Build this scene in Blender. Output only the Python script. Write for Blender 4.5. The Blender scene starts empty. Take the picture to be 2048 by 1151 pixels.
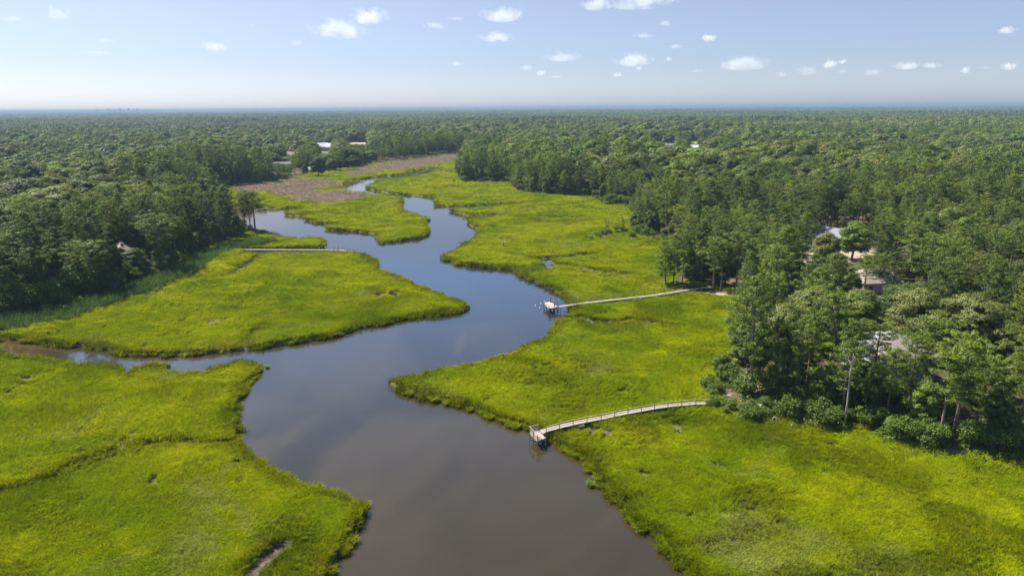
import bpy, math, random
import numpy as np
from mathutils import Matrix, Vector

rng = np.random.default_rng(7)
random.seed(7)
scene = bpy.context.scene
COL = scene.collection
R = math.radians

# ------------------------------------------------------------------ camera
H, F, CX, CY = 50.0, 1400.0, 1024.0, 575.5
HZ = 215.0
PITCH = math.atan((CY - HZ) / F)
ROLL = math.atan(16 / 2048)
_r = np.array([1.0, 0, 0]); _f = np.array([0, math.cos(PITCH), -math.sin(PITCH)]); _u = np.array([0, math.sin(PITCH), math.cos(PITCH)])
RT = _r * math.cos(ROLL) - _u * math.sin(ROLL)
UP = _u * math.cos(ROLL) + _r * math.sin(ROLL)
FW = _f
CAM = np.array([0, 0, H])

def at(px, py, z=0.0):
    d = RT * (px - CX) / F + UP * (CY - py) / F + FW
    t = (z - H) / d[2]
    return CAM + d * t

def proj(P):
    P = np.atleast_2d(P) - CAM
    w = P @ FW
    return CX + F * (P @ RT) / w, CY - F * (P @ UP) / w, w

def height_to(P, ytop):
    A = np.array(P) - CAM
    k = (CY - ytop) / F
    return (k * (FW @ A) - UP @ A) / (UP[2] - k * FW[2])

cam = bpy.data.cameras.new('camera'); camo = bpy.data.objects.new('camera', cam); COL.objects.link(camo)
cam.sensor_width = 36; cam.lens = F / 2048 * 36; cam.clip_start = 1; cam.clip_end = 90000
camo.matrix_world = Matrix(((RT[0], UP[0], -FW[0], 0), (RT[1], UP[1], -FW[1], 0), (RT[2], UP[2], -FW[2], H), (0, 0, 0, 1)))
scene.camera = camo

# ------------------------------------------------------------------ noise / sdf
def vnoise(x, y, seed=0):
    xi = np.floor(x).astype(np.int64); yi = np.floor(y).astype(np.int64)
    fx = x - xi; fy = y - yi
    fx = fx * fx * (3 - 2 * fx); fy = fy * fy * (3 - 2 * fy)
    def h(a, b):
        n = (a * 374761393 + b * 668265263 + seed * 974634777) & 0xFFFFFFFF
        n = ((n ^ (n >> 13)) * 1274126177) & 0xFFFFFFFF
        return ((n ^ (n >> 16)) & 0xFFFF) / 65535.0
    return (h(xi, yi) * (1 - fx) + h(xi + 1, yi) * fx) * (1 - fy) + (h(xi, yi + 1) * (1 - fx) + h(xi + 1, yi + 1) * fx) * fy

def fbm(x, y, s, oct=3, seed=0):
    v = 0; a = 0.5; t = 0
    for o in range(oct):
        v = v + a * vnoise(x / s * 2 ** o + 17.3 * o, y / s * 2 ** o - 9.1 * o, seed + o); t += a; a *= 0.5
    return v / t

def sdf(px, py, poly):
    """+ inside"""
    px = px.astype(np.float32); py = py.astype(np.float32)
    d = np.full(px.shape, 1e12, np.float32); ins = np.zeros(px.shape, bool)
    n = len(poly)
    for i in range(n):
        ax, ay = poly[i]; bx, by = poly[(i + 1) % n]
        ex, ey = bx - ax, by - ay
        L = ex * ex + ey * ey + 1e-12
        wx = px - ax; wy = py - ay
        t = np.clip((wx * ex + wy * ey) / L, 0, 1)
        q = (wx - t * ex) ** 2 + (wy - t * ey) ** 2
        np.minimum(d, q, out=d)
        if ay != by:
            c = (ay > py) != (by > py)
            ins ^= c & (px < (bx - ax) * (py - ay) / (by - ay) + ax)
    d = np.sqrt(d)
    return np.where(ins, d, -d)

def dline(px, py, pts):
    d = np.full(px.shape, 1e12)
    for (ax, ay), (bx, by) in zip(pts[:-1], pts[1:]):
        ex, ey = bx - ax, by - ay
        L = ex * ex + ey * ey + 1e-12
        t = np.clip(((px - ax) * ex + (py - ay) * ey) / L, 0, 1)
        d = np.minimum(d, (px - ax - t * ex) ** 2 + (py - ay - t * ey) ** 2)
    return np.sqrt(d)

def sstep(a, b, x):
    t = np.clip((x - a) / (b - a), 0, 1)
    return t * t * (3 - 2 * t)

# ------------------------------------------------------------------ traced outlines (photo pixels -> ground)
WATER_PX = [(1450,1260),(1386,1151),(1377,1136),(1347,1122),(1338,1097),(1318,1070),(1264,1044),(1255,1014),(1225,985),(1205,965),(1186,951),(1180,925),(1172,917),(1148,908),(1127,893),(1093,876),(1058,858),(1013,846),(978,832),(943,818),(900,803),(849,797),(818,790),(795,777),(783,770),(783,762),(832,745),(898,733),(957,721),(1034,700),(1079,679),(1096,665),(1117,648),(1121,640),(1128,634),(1143,622),(1150,610),(1138,602),(1114,582),(1068,564),(1034,547),(1040,543),(1033,541),(960,535),(918,528),(880,517),(918,495),(949,472),(956,458),(937,451),(935,437),(960,434),(988,433),(1020,432.5),(988,431),(935,433),(897,420),(942,415.5),(1000,411),(1054,408),(1000,409),(918,413),(869,413),(871,404),(866,395),(796,389),(748,382),(730,375),(755,362),(814,354),(862,347),(873,341),(870,337),(849,338),(810,349),(755,354),(699,361),(675,376),(710,385),(762,389),(800,394),(807,398),(803,409),(810,423),(840,430),(862,437),(850,448),(862,461),(852,475),(807,482),(762,488),(744,468),(710,463),(678,462),(650,460),(649,456),(652,450),(678,449.8),(652,448.5),(627,447),(625,443),(608,440),(609,435),(617,433),(574,432),(571,424),(589,420),(603,417.3),(589,417),(554,419),(524,415),(490,410),(460,413),(445,420),(450,430),(480,444),(495,453),(510,459),(520,461),(545,466),(563,472),(600,474),(640,475),(652,483),(650,493),(640,497),(560,498.5),(490,500),(480,501.5),(490,503),(508,505),(512,518),(520,507),(560,504.5),(620,504),(660,502.5),(700,502),(720,507),(750,517),(752,535),(770,545),(800,555),(850,577),(890,590),(920,600),(933,610),(930,622),(900,628),(840,635),(780,645),(720,658),(660,675),(600,685),(520,697),(493,699),(491,693),(488,699),(450,704),(400,709),(330,713),(290,711),(245,707),(220,700),(170,694),(105,691),(80,683),(0,680),(-250,672),(-250,690),(0,703),(60,712),(130,722),(200,727),(252,730),(258,740),(262,731),(325,728),(335,741),(380,743),(410,740),(440,728),(480,720),(515,730),(528,735),(520,745),(500,757),(488,770),(483,790),(475,805),(467,830),(468,860),(470,885),(490,897),(520,915),(560,940),(600,960),(650,975),(700,990),(727,1002),(733,1020),(725,1040),(710,1060),(695,1080),(680,1110),(662,1140),(655,1151),(610,1260)]

def water_world():
    n = len(WATER_PX); A = 0
    for i in range(n):
        x0, y0 = WATER_PX[i]; x1, y1 = WATER_PX[(i + 1) % n]; A += x0 * y1 - x1 * y0
    sgn = 1 if A > 0 else -1
    out = []
    for i in range(n):
        x0, y0 = WATER_PX[i - 1]; x1, y1 = WATER_PX[(i + 1) % n]
        ex, ey = x1 - x0, y1 - y0; L = math.hypot(ex, ey) + 1e-9
        ny = -ex / L * sgn            # outward (landward) normal, image y down
        out.append(at(*WATER_PX[i], 0.95 * max(0.0, min(1.0, ny * 1.6)))[:2])
    return [tuple(p) for p in out]
WATER = water_world()

OPEN_PX = [(-500,760),(-200,690),(0,640),(60,628),(130,612),(200,592),(250,574),(300,560),(335,548),(365,527),(400,507),(440,494),(470,482),(500,470),(514,466),(516,462),(506,455),(490,448),(462,436),(440,424),(425,400),(405,385),(400,376),(455,377),(480,371),(510,368),(540,366),(570,361),(590,357),(600,350),(640,344),(690,340),(715,335),(740,327),(800,322),(860,313),(930,304),(925,312),(922,340),(912,360),(925,366),(960,364),(1010,367),(1028,382),(1050,387),(1090,391),(1130,393),(1170,395),(1195,402),(1205,412),(1240,413),(1254,418),(1258,440),(1250,466),(1290,475),(1335,477),(1342,500),(1345,540),(1322,560),(1325,577),(1380,574),(1420,572),(1450,582),(1462,600),(1455,640),(1450,690),(1430,750),(1408,785),(1418,815),(1480,822),(1530,845),(1600,846),(1640,855),(1690,862),(1740,866),(1790,880),(1850,893),(1900,903),(1960,908),(2048,918),(2300,950),(2600,1300),(-900,1300)]
OPEN = [tuple(at(x, y, 0.5)[:2]) for x, y in OPEN_PX[:-2]] + [(150.0, 95.0), (150.0, -40.0), (-150.0, -40.0), (-150.0, 60.0)]

def pxpoly(pts, z=0.6):
    return [tuple(at(x, y, z)[:2]) for x, y in pts]

DITCHES = [  # (px line, half width m, depth)
    ([(-40,998),(0,987),(60,975),(115,958)], .38, .8), ([(150,935),(200,915),(260,897),(345,886),(420,889),(468,886)], .35, .8),
    ([(498,1151),(515,1138),(535,1118),(565,1094)], .55, .6), ([(490,697),(493,680),(505,668),(525,652)], .22, .8),
    ([(257,733),(256,748),(262,757)], .22, .8), ([(1033,542),(1070,540),(1108,534),(1095,526),(1079,519),(1105,517),(1140,517),(1158,512),(1178,510)], 1.0, .9),
    ([(1105,532),(1149,535),(1176,540),(1197,545),(1225,548),(1250,551)], .85, .9), ([(1120,641),(1135,639),(1156,638),(1170,641),(1184,645),(1235,647),(1253,642),(1290,645),(1345,655)], .6, .7),
    ([(1345,1100),(1390,1098),(1440,1092),(1490,1070),(1560,1052)], .13, .35), ([(512,516),(500,525),(485,536),(465,550)], .75, .8),
    ([(935,434),(1036,434),(1100,436),(1160,436)], .9, .7), ([(1054,408),(1075,404)], .5, .7), ([(1085,445),(1080,446)], .6, .6),
    ([(1000,722),(1045,726),(1095,738)], .2, .5), ([(1245,850),(1300,845),(1350,838)], .2, .4), ([(610,770),(660,780)], .2, .4),
]
DITCH_W = [(pxpoly(p, 0.3), w, d) for p, w, d in DITCHES]
PANS = [(432,643,24,4.5),(573,626,15,3.5),(15,785,18,7),(474,926,14,5),(755,590,15,6),(788,591,16,5.5),(440,845,9,3),(700,648,4,1),(425,920,9,3.5),(1625,872,5,1.6),(880,662,6,1.5)]
PAN_W = []
for x, y, a, b in PANS:
    c = at(x, y, .4); e = at(x + a, y, .4); t = at(x, y - b, .4)
    PAN_W.append((c[0], c[1], e[0] - c[0], t[1] - c[1], (x in (755, 788))))

BROWN = [pxpoly(p) for p in ([(455,378),(480,371),(560,366),(600,357),(668,354),(650,360),(690,368),(672,378),(710,386),(748,394),(700,404),(650,410),(600,407),(555,402),(540,392),(526,384),(470,383)],
                            [(688,353),(712,334),(760,327),(830,319),(870,313),(932,305),(928,320),(880,330),(845,333),(815,339),(770,345),(720,351)])]
REED = [pxpoly(p) for p in ([(335,560),(365,528),(400,508),(470,484),(530,478),(560,486),(500,496),(440,510),(420,540),(380,560)], [(-200,700),(0,645),(130,616),(250,578),(340,550),(380,548),(300,585),(230,612),(150,640),(0,664)])]
LAWN = [pxpoly(p, 1.5) for p in ([(600,354),(640,346),(705,339),(704,350),(660,354),(610,357)], [(1365,296),(1375,283),(1420,283),(1455,288),(1420,297)], [(1700,640),(1760,630),(1790,650),(1730,670)], [(1590,578),(1660,566),(1640,590),(1590,592)], [(640,310),(665,305),(662,318),(645,320)], [(1740,800),(1765,790),(1770,815)])]
SAND = [pxpoly(p, 1.8) for p in ([(1438,792),(1451,772),(1468,754),(1475,756),(1459,775),(1446,793)], [(1600,528),(1640,486),(1740,480),(1750,508),(1690,524)], [(1370,576),(1420,571),(1480,576),(1478,586),(1420,582)], [(690,291),(690,284),(742,284),(742,291)], [(1490,800),(1500,755),(1530,760),(1535,800)],[(1860,890),(1880,868),(1960,880),(1970,900)],[(1700,770),(1725,760),(1740,775),(1720,785)],[(1980,600),(2000,590),(2010,606),(1990,612)],[(455,500),(470,497),(480,500)])]
ROAD = [pxpoly(p, 1.8) for p in ([(1530,566),(1560,556),(1640,546),(1720,538),(1725,545),(1640,556),(1560,567)],)]

# rectangles of the photo that must stay visible (x0,y0,x1,y1,ground y of the thing)
KEEP = [(240,496,258,506,530),(1657,450,1678,474,492),(1640,482,1738,510,512),(1714,545,1752,562,578),(1755,660,1800,712,760),(1800,712,1835,750,765),
        (636,282,668,296,299),(640,300,662,308,314),(520,286,532,294,300),(572,297,590,312,318),(548,322,578,328,336),(611,328,620,336,343),(1376,288,1406,297,300),(1326,286,1348,292,296),(1316,277,1330,285,290),
        (605,343,705,352,354),(694,284,738,290,291),(1372,283,1392,289,292),(1436,745,1480,795,800),(1500,740,1515,790,800),(1370,572,1420,580,582),(1700,625,1735,645,660)]

def far_clear(x, y):
    r_ = np.hypot(x, y)
    return sstep(.575, .60, fbm(x / 2.2, y, 330, 2, 81)) * (r_ > 1250) * (r_ < 9000)

def fields(x, y):
    """height + masks at ground points"""
    x = np.asarray(x, float); y = np.asarray(y, float)
    n = x.shape[0]
    near = (np.hypot(x, y) < 1150)
    sw = np.full(n, 400.0); so = np.full(n, -300.0)
    xs, ys = x[near], y[near]
    wob = (fbm(xs, ys, 2.2, 2, 3) - .5) * 1.1 + (fbm(xs, ys, 6, 2, 5) - .5) * 1.2
    sw[near] = -sdf(xs, ys, WATER) + wob
    so[near] = sdf(xs, ys, OPEN) + (fbm(xs, ys, 9, 2, 8) - .5) * 4
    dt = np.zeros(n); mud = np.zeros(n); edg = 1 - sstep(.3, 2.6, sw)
    for pts, w, dep in DITCH_W:
        P = np.array(pts); m = (x > P[:, 0].min() - 4) & (x < P[:, 0].max() + 4) & (y > P[:, 1].min() - 4) & (y < P[:, 1].max() + 4)
        if not m.any(): continue
        q = dline(x[m], y[m], pts) + (fbm(x[m], y[m], 1.6, 2, 21) - .5) * .9
        w = w * 1.9
        k = 1 - sstep(w * .5, w * 1.5, q)
        dt[m] = np.maximum(dt[m], k * dep * .75)
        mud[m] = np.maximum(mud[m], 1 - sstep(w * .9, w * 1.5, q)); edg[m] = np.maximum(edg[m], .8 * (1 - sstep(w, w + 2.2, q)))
    for cx, cy, a, b, wet in PAN_W:
        m = (abs(x - cx) < a * 2) & (abs(y - cy) < b * 2)
        if not m.any(): continue
        q = np.hypot((x[m] - cx) / a, (y[m] - cy) / b) + (fbm(x[m], y[m], a * .8, 2, 31) - .5) * .9
        k = 1 - sstep(.75, 1.05, q)
        dt[m] = np.maximum(dt[m], k * (.75 if wet else .25)); mud[m] = np.maximum(mud[m], k)
    pit = sstep(.765, .81, fbm(x, y, 2.0, 2, 23) + .30 * (fbm(x, y, 30, 2, 24) - .5)) * (so > 3) * (sw > 1)
    dt = np.maximum(dt, pit * .22); mud = np.maximum(mud, pit * .9)
    mz = .52 + (fbm(x, y, 7, 3, 11) - .5) * .22
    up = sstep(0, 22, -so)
    z = mz + up * (1.3 + (fbm(x, y, 60, 2, 13) - .5) * 1.2)
    z = z - dt
    bank = sstep(-.35, .45, sw)
    z = -.9 + (z + .9) * bank
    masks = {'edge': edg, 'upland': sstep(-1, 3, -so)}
    def msk(polys, soft=1.0, amp=2.0, sc=6):
        v = np.zeros(n)
        for p in polys:
            P = np.array(p); m = (x > P[:, 0].min() - 8) & (x < P[:, 0].max() + 8) & (y > P[:, 1].min() - 8) & (y < P[:, 1].max() + 8)
            if m.any():
                v[m] = np.maximum(v[m], sstep(-soft, soft, sdf(x[m], y[m], p) + (fbm(x[m], y[m], sc, 2, 41) - .5) * amp))
        return v
    b = msk(BROWN, 5, 18, 40)
    gp = sstep(.50, .62, fbm(x, y, 55, 2, 51))
    masks['brown'] = b * (1 - .75 * gp * (np.hypot(x, y) < 600))
    masks['reed'] = msk(REED, 2, 6, 10)
    masks['lawn'] = np.maximum(msk(LAWN, 1, 3), far_clear(x, y)); masks['sand'] = msk(SAND, .6, 2, 4); masks['road'] = msk(ROAD, .3, .2)
    masks['mud'] = np.maximum(mud, 1 - sstep(.15, .7, sw))
    return z, sw, so, masks, mud

# ------------------------------------------------------------------ materials
def new_mat(name):
    m = bpy.data.materials.new(name); m.use_nodes = True
    nt = m.node_tree; nt.nodes.clear()
    out = nt.nodes.new('ShaderNodeOutputMaterial')
    return m, nt, out

class NT:
    def __init__(s, nt): s.nt = nt
    def n(s, t, **kw):
        nd = s.nt.nodes.new(t)
        ins = kw.pop('ins', {})
        for k, v in kw.items(): setattr(nd, k, v)
        for k, v in ins.items():
            if hasattr(v, 'is_linked') or isinstance(v, bpy.types.NodeSocket): s.nt.links.new(v, nd.inputs[k])
            else: nd.inputs[k].default_value = v
        return nd
    def mix(s, fac, a, b, blend='MIX'):
        nd = s.nt.nodes.new('ShaderNodeMix'); nd.data_type = 'RGBA'; nd.blend_type = blend
        for i, v in ((0, fac), (6, a), (7, b)):
            if isinstance(v, bpy.types.NodeSocket): s.nt.links.new(v, nd.inputs[i])
            else: nd.inputs[i].default_value = v if i == 0 else (*v, 1)
        return nd.outputs[2]
    def noise(s, vec, scale, detail=3, rough=.55, dist=0):
        nd = s.n('ShaderNodeTexNoise', ins={'Vector': vec, 'Scale': scale, 'Detail': detail, 'Roughness': rough, 'Distortion': dist})
        return nd.outputs['Fac']
    def ramp(s, fac, a, b, lo=0., hi=1.):
        nd = s.n('ShaderNodeMapRange', interpolation_type='SMOOTHSTEP', ins={0: fac, 1: a, 2: b, 3: lo, 4: hi})
        return nd.outputs[0]
    def attr(s, name, typ='GEOMETRY'):
        return s.n('ShaderNodeAttribute', attribute_name=name, attribute_type=typ)
    def math(s, op, a, b):
        return s.n('ShaderNodeMath', operation=op, ins={0: a, 1: b}).outputs[0]

def world_pos(N):
    return N.n('ShaderNodeNewGeometry').outputs['Position']

def flat_pos(N, sx=1, sy=1):
    p = world_pos(N)
    return N.n('ShaderNodeVectorMath', operation='MULTIPLY', ins={0: p, 1: (sx, sy, 0)}).outputs[0]

def marsh_color(N, mul=1.0):
    p = flat_pos(N)
    c_deep = (.155 * mul, .208 * mul, .001 * mul); c_mid = (.235 * mul, .264 * mul, .001 * mul); c_yel = (.355 * mul, .360 * mul, .001 * mul); c_olive = (.225 * mul, .240 * mul, .052 * mul)
    n1 = N.noise(p, .028, 4, .6, .6); n2 = N.noise(p, .09, 4, .6, .4); n3 = N.noise(p, .016, 3, .5, .3); n4 = N.noise(p, .5, 3, .6)
    c = N.mix(N.ramp(n1, .40, .60), c_deep, c_mid)
    c = N.mix(N.ramp(n2, .52, .72, 0, .75), c, c_yel)
    c = N.mix(N.ramp(n3, .60, .76, 0, .7), c, c_yel)
    n5 = N.noise(p, .045, 4, .65, .8)
    c = N.mix(N.ramp(n5, .53, .70, 0, .8), c, c_olive)
    c = N.mix(N.ramp(n4, .3, .75, .0, .35), c, c_deep)
    return c

def leafy(name, base, trans=.35, use_tint=True, marsh=False, mul=1.0, vary=True, gloss=.02):
    m, nt, out = new_mat(name); N = NT(nt)
    if marsh:
        col = marsh_color(N, mul)
        col = N.mix(1.0, col, N.attr('tint', 'INSTANCER').outputs['Color'], 'MULTIPLY')
    else:
        col = N.n('ShaderNodeRGB'); col.outputs[0].default_value = (*base, 1); col = col.outputs[0]
        if use_tint: col = N.mix(1.0, col, N.attr('tint', 'INSTANCER').outputs['Color'], 'MULTIPLY')
    if vary:
        v = N.attr('clump').outputs['Color']
        col = N.mix(1.0, col, v, 'MULTIPLY')
    d = N.n('ShaderNodeBsdfDiffuse', ins={'Color': col})
    tcol = N.mix(1.0, col, (1.25, 1.15, .7), 'MULTIPLY')
    t = N.n('ShaderNodeBsdfTranslucent', ins={'Color': tcol})
    mx = N.n('ShaderNodeMixShader', ins={0: trans, 1: d.outputs[0], 2: t.outputs[0]})
    g = N.n('ShaderNodeBsdfGlossy', ins={'Color': (.9, .95, 1, 1), 'Roughness': .5})
    m2 = N.n('ShaderNodeMixShader', ins={0: 0.0 if marsh else gloss, 1: mx.outputs[0], 2: g.outputs[0]})
    nt.links.new(m2.outputs[0], out.inputs['Surface'])
    return m

def simple(name, col, rough=.7, var=.25, scale=3.0, metal=0, stretch=None, spec=.3):
    m, nt, out = new_mat(name); N = NT(nt)
    tc = N.n('ShaderNodeTexCoord').outputs['Object']
    if stretch: tc = N.n('ShaderNodeVectorMath', operation='MULTIPLY', ins={0: tc, 1: stretch}).outputs[0]
    f = N.noise(tc, scale, 5, .65)
    c = N.mix(N.ramp(f, .3, .7), tuple(x * (1 - var) for x in col), tuple(min(1, x * (1 + var)) for x in col))
    b = N.n('ShaderNodeBsdfPrincipled', ins={'Base Color': c, 'Roughness': rough, 'Metallic': metal, 'Specular IOR Level': spec})
    nt.links.new(b.outputs[0], out.inputs['Surface'])
    return m

M = {}
M['pine'] = leafy('pine_needles', (.116, .168, .013), .24)
M['oak'] = leafy('broad_leaves', (.126, .160, .025), .24)
M['shrub'] = leafy('shrub_leaves', (.122, .172, .014), .26)
M['grass'] = leafy('marsh_grass_blades', None, .40, marsh=True, mul=1.2)
M['reed'] = leafy('green_reed', (.085, .145, .03), .35)
M['brown_reed'] = leafy('brown_reed', (.27, .21, .165), .3)
M['bark'] = simple('pine_bark', (.20, .145, .11), .9, .4, 2.0, stretch=(3, 3, .6))
M['oakbark'] = simple('grey_bark', (.17, .15, .125), .9, .35, 2.0, stretch=(3, 3, .6))
M['dead'] = simple('dead_wood', (.29, .25, .21), .9, .3, 2.0, stretch=(3, 3, .5))
M['plank'] = simple('weathered_plank', (.30, .262, .215), .85, .25, 4.0)
M['plankpink'] = simple('reddish_plank', (.46, .33, .26), .85, .2, 4.0)
M['postwood'] = simple('dark_post_wood', (.16, .125, .10), .9, .35, 4.0)
M['railwood'] = simple('rail_wood', (.30, .245, .19), .85, .3, 4.0)
M['white'] = simple('white_paint', (.78, .78, .77), .5, .06)
M['metalroof'] = simple('white_metal_roof', (.55, .56, .59), .35, .05)
M['greyroof'] = simple('grey_shingle', (.20, .20, .215), .9, .2, 3.0)
M['brownroof'] = simple('brown_shingle', (.22, .165, .15), .9, .22, 3.0)
M['tanroof'] = simple('weathered_brown_grey_shingle', (.27, .225, .195), .9, .2, 3.0)
M['purpleroof'] = simple('mauve_grey_shingle', (.24, .20, .22), .9, .15, 3.0)
M['greywall'] = simple('blue_grey_siding', (.28, .33, .34), .7, .12)
M['brownwall'] = simple('brown_siding', (.20, .125, .10), .8, .2)
M['beigewall'] = simple('beige_siding', (.50, .41, .33), .8, .12)
M['palewall'] = simple('pale_siding', (.62, .62, .62), .7, .08)
M['glass'] = simple('dark_glass', (.03, .04, .05), .1, .2, spec=.6)
M['red'] = simple('faded_red_hull', (.42, .07, .06), .5, .2)
M['carwhite'] = simple('white_car_paint', (.72, .72, .72), .3, .04, spec=.5)
M['cargrey'] = simple('grey_car_paint', (.20, .21, .23), .3, .1, spec=.5)
M['tyre'] = simple('tyre_rubber', (.025, .025, .025), .9, .2)
M['tower'] = simple('pale_concrete', (.86, .86, .88), .8, .05, .02)
M['mudtop'] = simple('root_mud', (.07, .055, .04), .9, .3)

def ground_mat():
    m, nt, out = new_mat('marsh_and_wood_floor'); N = NT(nt)
    p = flat_pos(N)
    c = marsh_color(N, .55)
    a = lambda k: N.attr(k).outputs['Fac']
    n1 = N.noise(p, .35, 5, .65); n2 = N.noise(p, 1.6, 4, .65)
    c = N.mix(a('reed'), c, (.05, .085, .018))
    brown = N.mix(n1, (.20, .155, .12), (.26, .20, .155))
    c = N.mix(a('brown'), c, brown)
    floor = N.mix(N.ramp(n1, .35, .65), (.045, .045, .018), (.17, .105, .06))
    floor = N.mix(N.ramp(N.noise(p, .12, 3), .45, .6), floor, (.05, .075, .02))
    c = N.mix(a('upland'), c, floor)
    c = N.mix(a('lawn'), c, N.mix(n2, (.14, .22, .03), (.23, .30, .05)))
    c = N.mix(a('sand'), c, N.mix(n2, (.27, .20, .14), (.44, .35, .26)))
    c = N.mix(a('road'), c, N.mix(n2, (.11, .11, .115), (.18, .175, .17)))
    mud = N.mix(N.ramp(n2, .3, .7), (.035, .027, .018), (.15, .12, .085))
    c = N.mix(a('mud'), c, mud)
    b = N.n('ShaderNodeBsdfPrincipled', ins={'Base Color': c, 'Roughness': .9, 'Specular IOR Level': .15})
    bp = N.n('ShaderNodeBump', ins={'Strength': .6, 'Distance': .25, 'Height': n2})
    nt.links.new(bp.outputs[0], b.inputs['Normal'])
    nt.links.new(b.outputs[0], out.inputs['Surface'])
    return m

def water_mat():
    m, nt, out = new_mat('silt_and_painted_reflection_water'); N = NT(nt)
    p = flat_pos(N)
    d = N.noise(p, .022, 4, .55, 1.2)
    d2 = N.noise(flat_pos(N, 1, .35), .06, 3, .5, .8)
    c = N.mix(N.ramp(d, .38, .64), (.030, .023, .009), (.050, .038, .017))
    c = N.mix(N.ramp(d2, .58, .75, 0, .5), c, (.070, .055, .030))  # pale silt streaks, also painted in place of soft cloud reflections
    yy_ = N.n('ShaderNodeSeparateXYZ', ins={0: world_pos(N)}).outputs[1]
    c = N.mix(N.ramp(yy_, 95, 210, 0, .8), c, (.014, .019, .028))  # bluer upstream: sky reflection painted into the water colour
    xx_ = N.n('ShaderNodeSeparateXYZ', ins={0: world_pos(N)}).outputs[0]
    c = N.mix(N.ramp(xx_, -88, -118, 0, .9), c, (.075, .045, .014))  # brown reflection of the wood painted into the far-left water colour
    rip = N.noise(flat_pos(N, 1, 1), 2.2, 3, .6)
    calm = N.ramp(N.noise(p, .03, 2, .5, .5), .4, .62, .02, .10)
    bp = N.n('ShaderNodeBump', ins={'Strength': calm, 'Distance': .05, 'Height': rip})
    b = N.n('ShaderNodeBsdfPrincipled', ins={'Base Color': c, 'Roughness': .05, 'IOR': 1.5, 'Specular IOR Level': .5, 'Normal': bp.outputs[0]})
    nt.links.new(b.outputs[0], out.inputs['Surface'])
    return m
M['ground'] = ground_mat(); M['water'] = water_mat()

# ------------------------------------------------------------------ mesh helpers
def np_mesh(name, V, Fq, mats, mat_idx=None, attrs=None, smooth=False, tri=False):
    k = 3 if tri else 4
    V = np.asarray(V, np.float32).reshape(-1, 3); Fq = np.asarray(Fq, np.int32).reshape(-1, k)
    me = bpy.data.meshes.new(name)
    me.vertices.add(len(V)); me.vertices.foreach_set('co', V.ravel())
    me.loops.add(len(Fq) * k); me.loops.foreach_set('vertex_index', Fq.ravel())
    me.polygons.add(len(Fq)); me.polygons.foreach_set('loop_start', np.arange(len(Fq), dtype=np.int32) * k)
    for m in mats: me.materials.append(m)
    if mat_idx is not None: me.polygons.foreach_set('material_index', np.asarray(mat_idx, np.int32))
    me.polygons.foreach_set('use_smooth', np.full(len(Fq), smooth, bool))
    me.update(calc_edges=True)
    for k_, (dom, typ, val) in (attrs or {}).items():
        a = me.attributes.new(k_, typ, dom)
        a.data.foreach_set('value' if typ in ('FLOAT', 'INT') else ('color' if typ == 'FLOAT_COLOR' else 'vector'), np.asarray(val, np.float32 if typ != 'INT' else np.int32).ravel())
    return me

class MB:
    """collects boxes, bars, tapered tubes; build() links ONE object"""
    def __init__(s): s.V = []; s.F = []
    def add(s, v, f):
        o = len(s.V); s.V += [tuple(map(float, p)) for p in v]; s.F += [tuple(i + o for i in q) for q in f]
    def box(s, c, size, rz=0.0):
        cx, cy, cz = c; a, b, h = size[0] / 2, size[1] / 2, size[2] / 2
        ca, sa = math.cos(rz), math.sin(rz)
        v = [(cx + x * ca - y * sa, cy + x * sa + y * ca, cz + z) for z in (-h, h) for x, y in ((-a, -b), (a, -b), (a, b), (-a, b))]
        s.add(v, [(3, 2, 1, 0), (4, 5, 6, 7), (0, 1, 5, 4), (1, 2, 6, 5), (2, 3, 7, 6), (3, 0, 4, 7)])
    def bar(s, p, q, w, h=None):
        h = h or w
        p = np.array(p, float); q = np.array(q, float); d = q - p; L = np.linalg.norm(d)
        if L < 1e-6: return
        d /= L
        up = np.array([0, 0, 1.0]) if abs(d[2]) < .95 else np.array([1.0, 0, 0])
        sd = np.cross(d, up); sd /= np.linalg.norm(sd); u2 = np.cross(sd, d)
        v = [e + sd * x * w / 2 + u2 * y * h / 2 for e in (p, q) for x, y in ((-1, -1), (1, -1), (1, 1), (-1, 1))]
        s.add(v, [(3, 2, 1, 0), (4, 5, 6, 7), (0, 1, 5, 4), (1, 2, 6, 5), (2, 3, 7, 6), (3, 0, 4, 7)])
    def tube(s, pts, rad, n=7, cap=True):
        o = len(s.V); pts = [np.array(p, float) for p in pts]
        for i, p in enumerate(pts):
            d = pts[min(i + 1, len(pts) - 1)] - pts[max(i - 1, 0)]
            d /= np.linalg.norm(d) + 1e-9
            a = np.array([1.0, 0, 0]) if abs(d[2]) > .7 else np.array([0, 0, 1.0])
            u = np.cross(d, a); u /= np.linalg.norm(u); w = np.cross(d, u)
            for k in range(n):
                t = 2 * math.pi * k / n
                s.V.append(tuple(p + rad[i] * (u * math.cos(t) + w * math.sin(t))))
        for i in range(len(pts) - 1):
            for k in range(n):
                s.F.append((o + i * n + k, o + i * n + (k + 1) % n, o + (i + 1) * n + (k + 1) % n, o + (i + 1) * n + k))
        if cap:
            s.F.append(tuple(o + k for k in range(n))[::-1]); b = o + (len(pts) - 1) * n
            s.F.append(tuple(b + k for k in range(n)))
    def quads(s, v): s.add(v, [(0, 1, 2, 3)])
    def mesh(s, name, mat, smooth=False):
        me = bpy.data.meshes.new(name); me.from_pydata(s.V, [], s.F); me.materials.append(mat)
        if smooth: me.polygons.foreach_set('use_smooth', np.full(len(me.polygons), True))
        me.update(); return me
    def build(s, name, mat, parent=None, smooth=False):
        return link(name, s.mesh(name, mat, smooth), parent)

def link(name, data, parent=None):
    o = bpy.data.objects.new(name, data); COL.objects.link(o)
    if parent is not None: o.parent = parent
    return o

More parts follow.
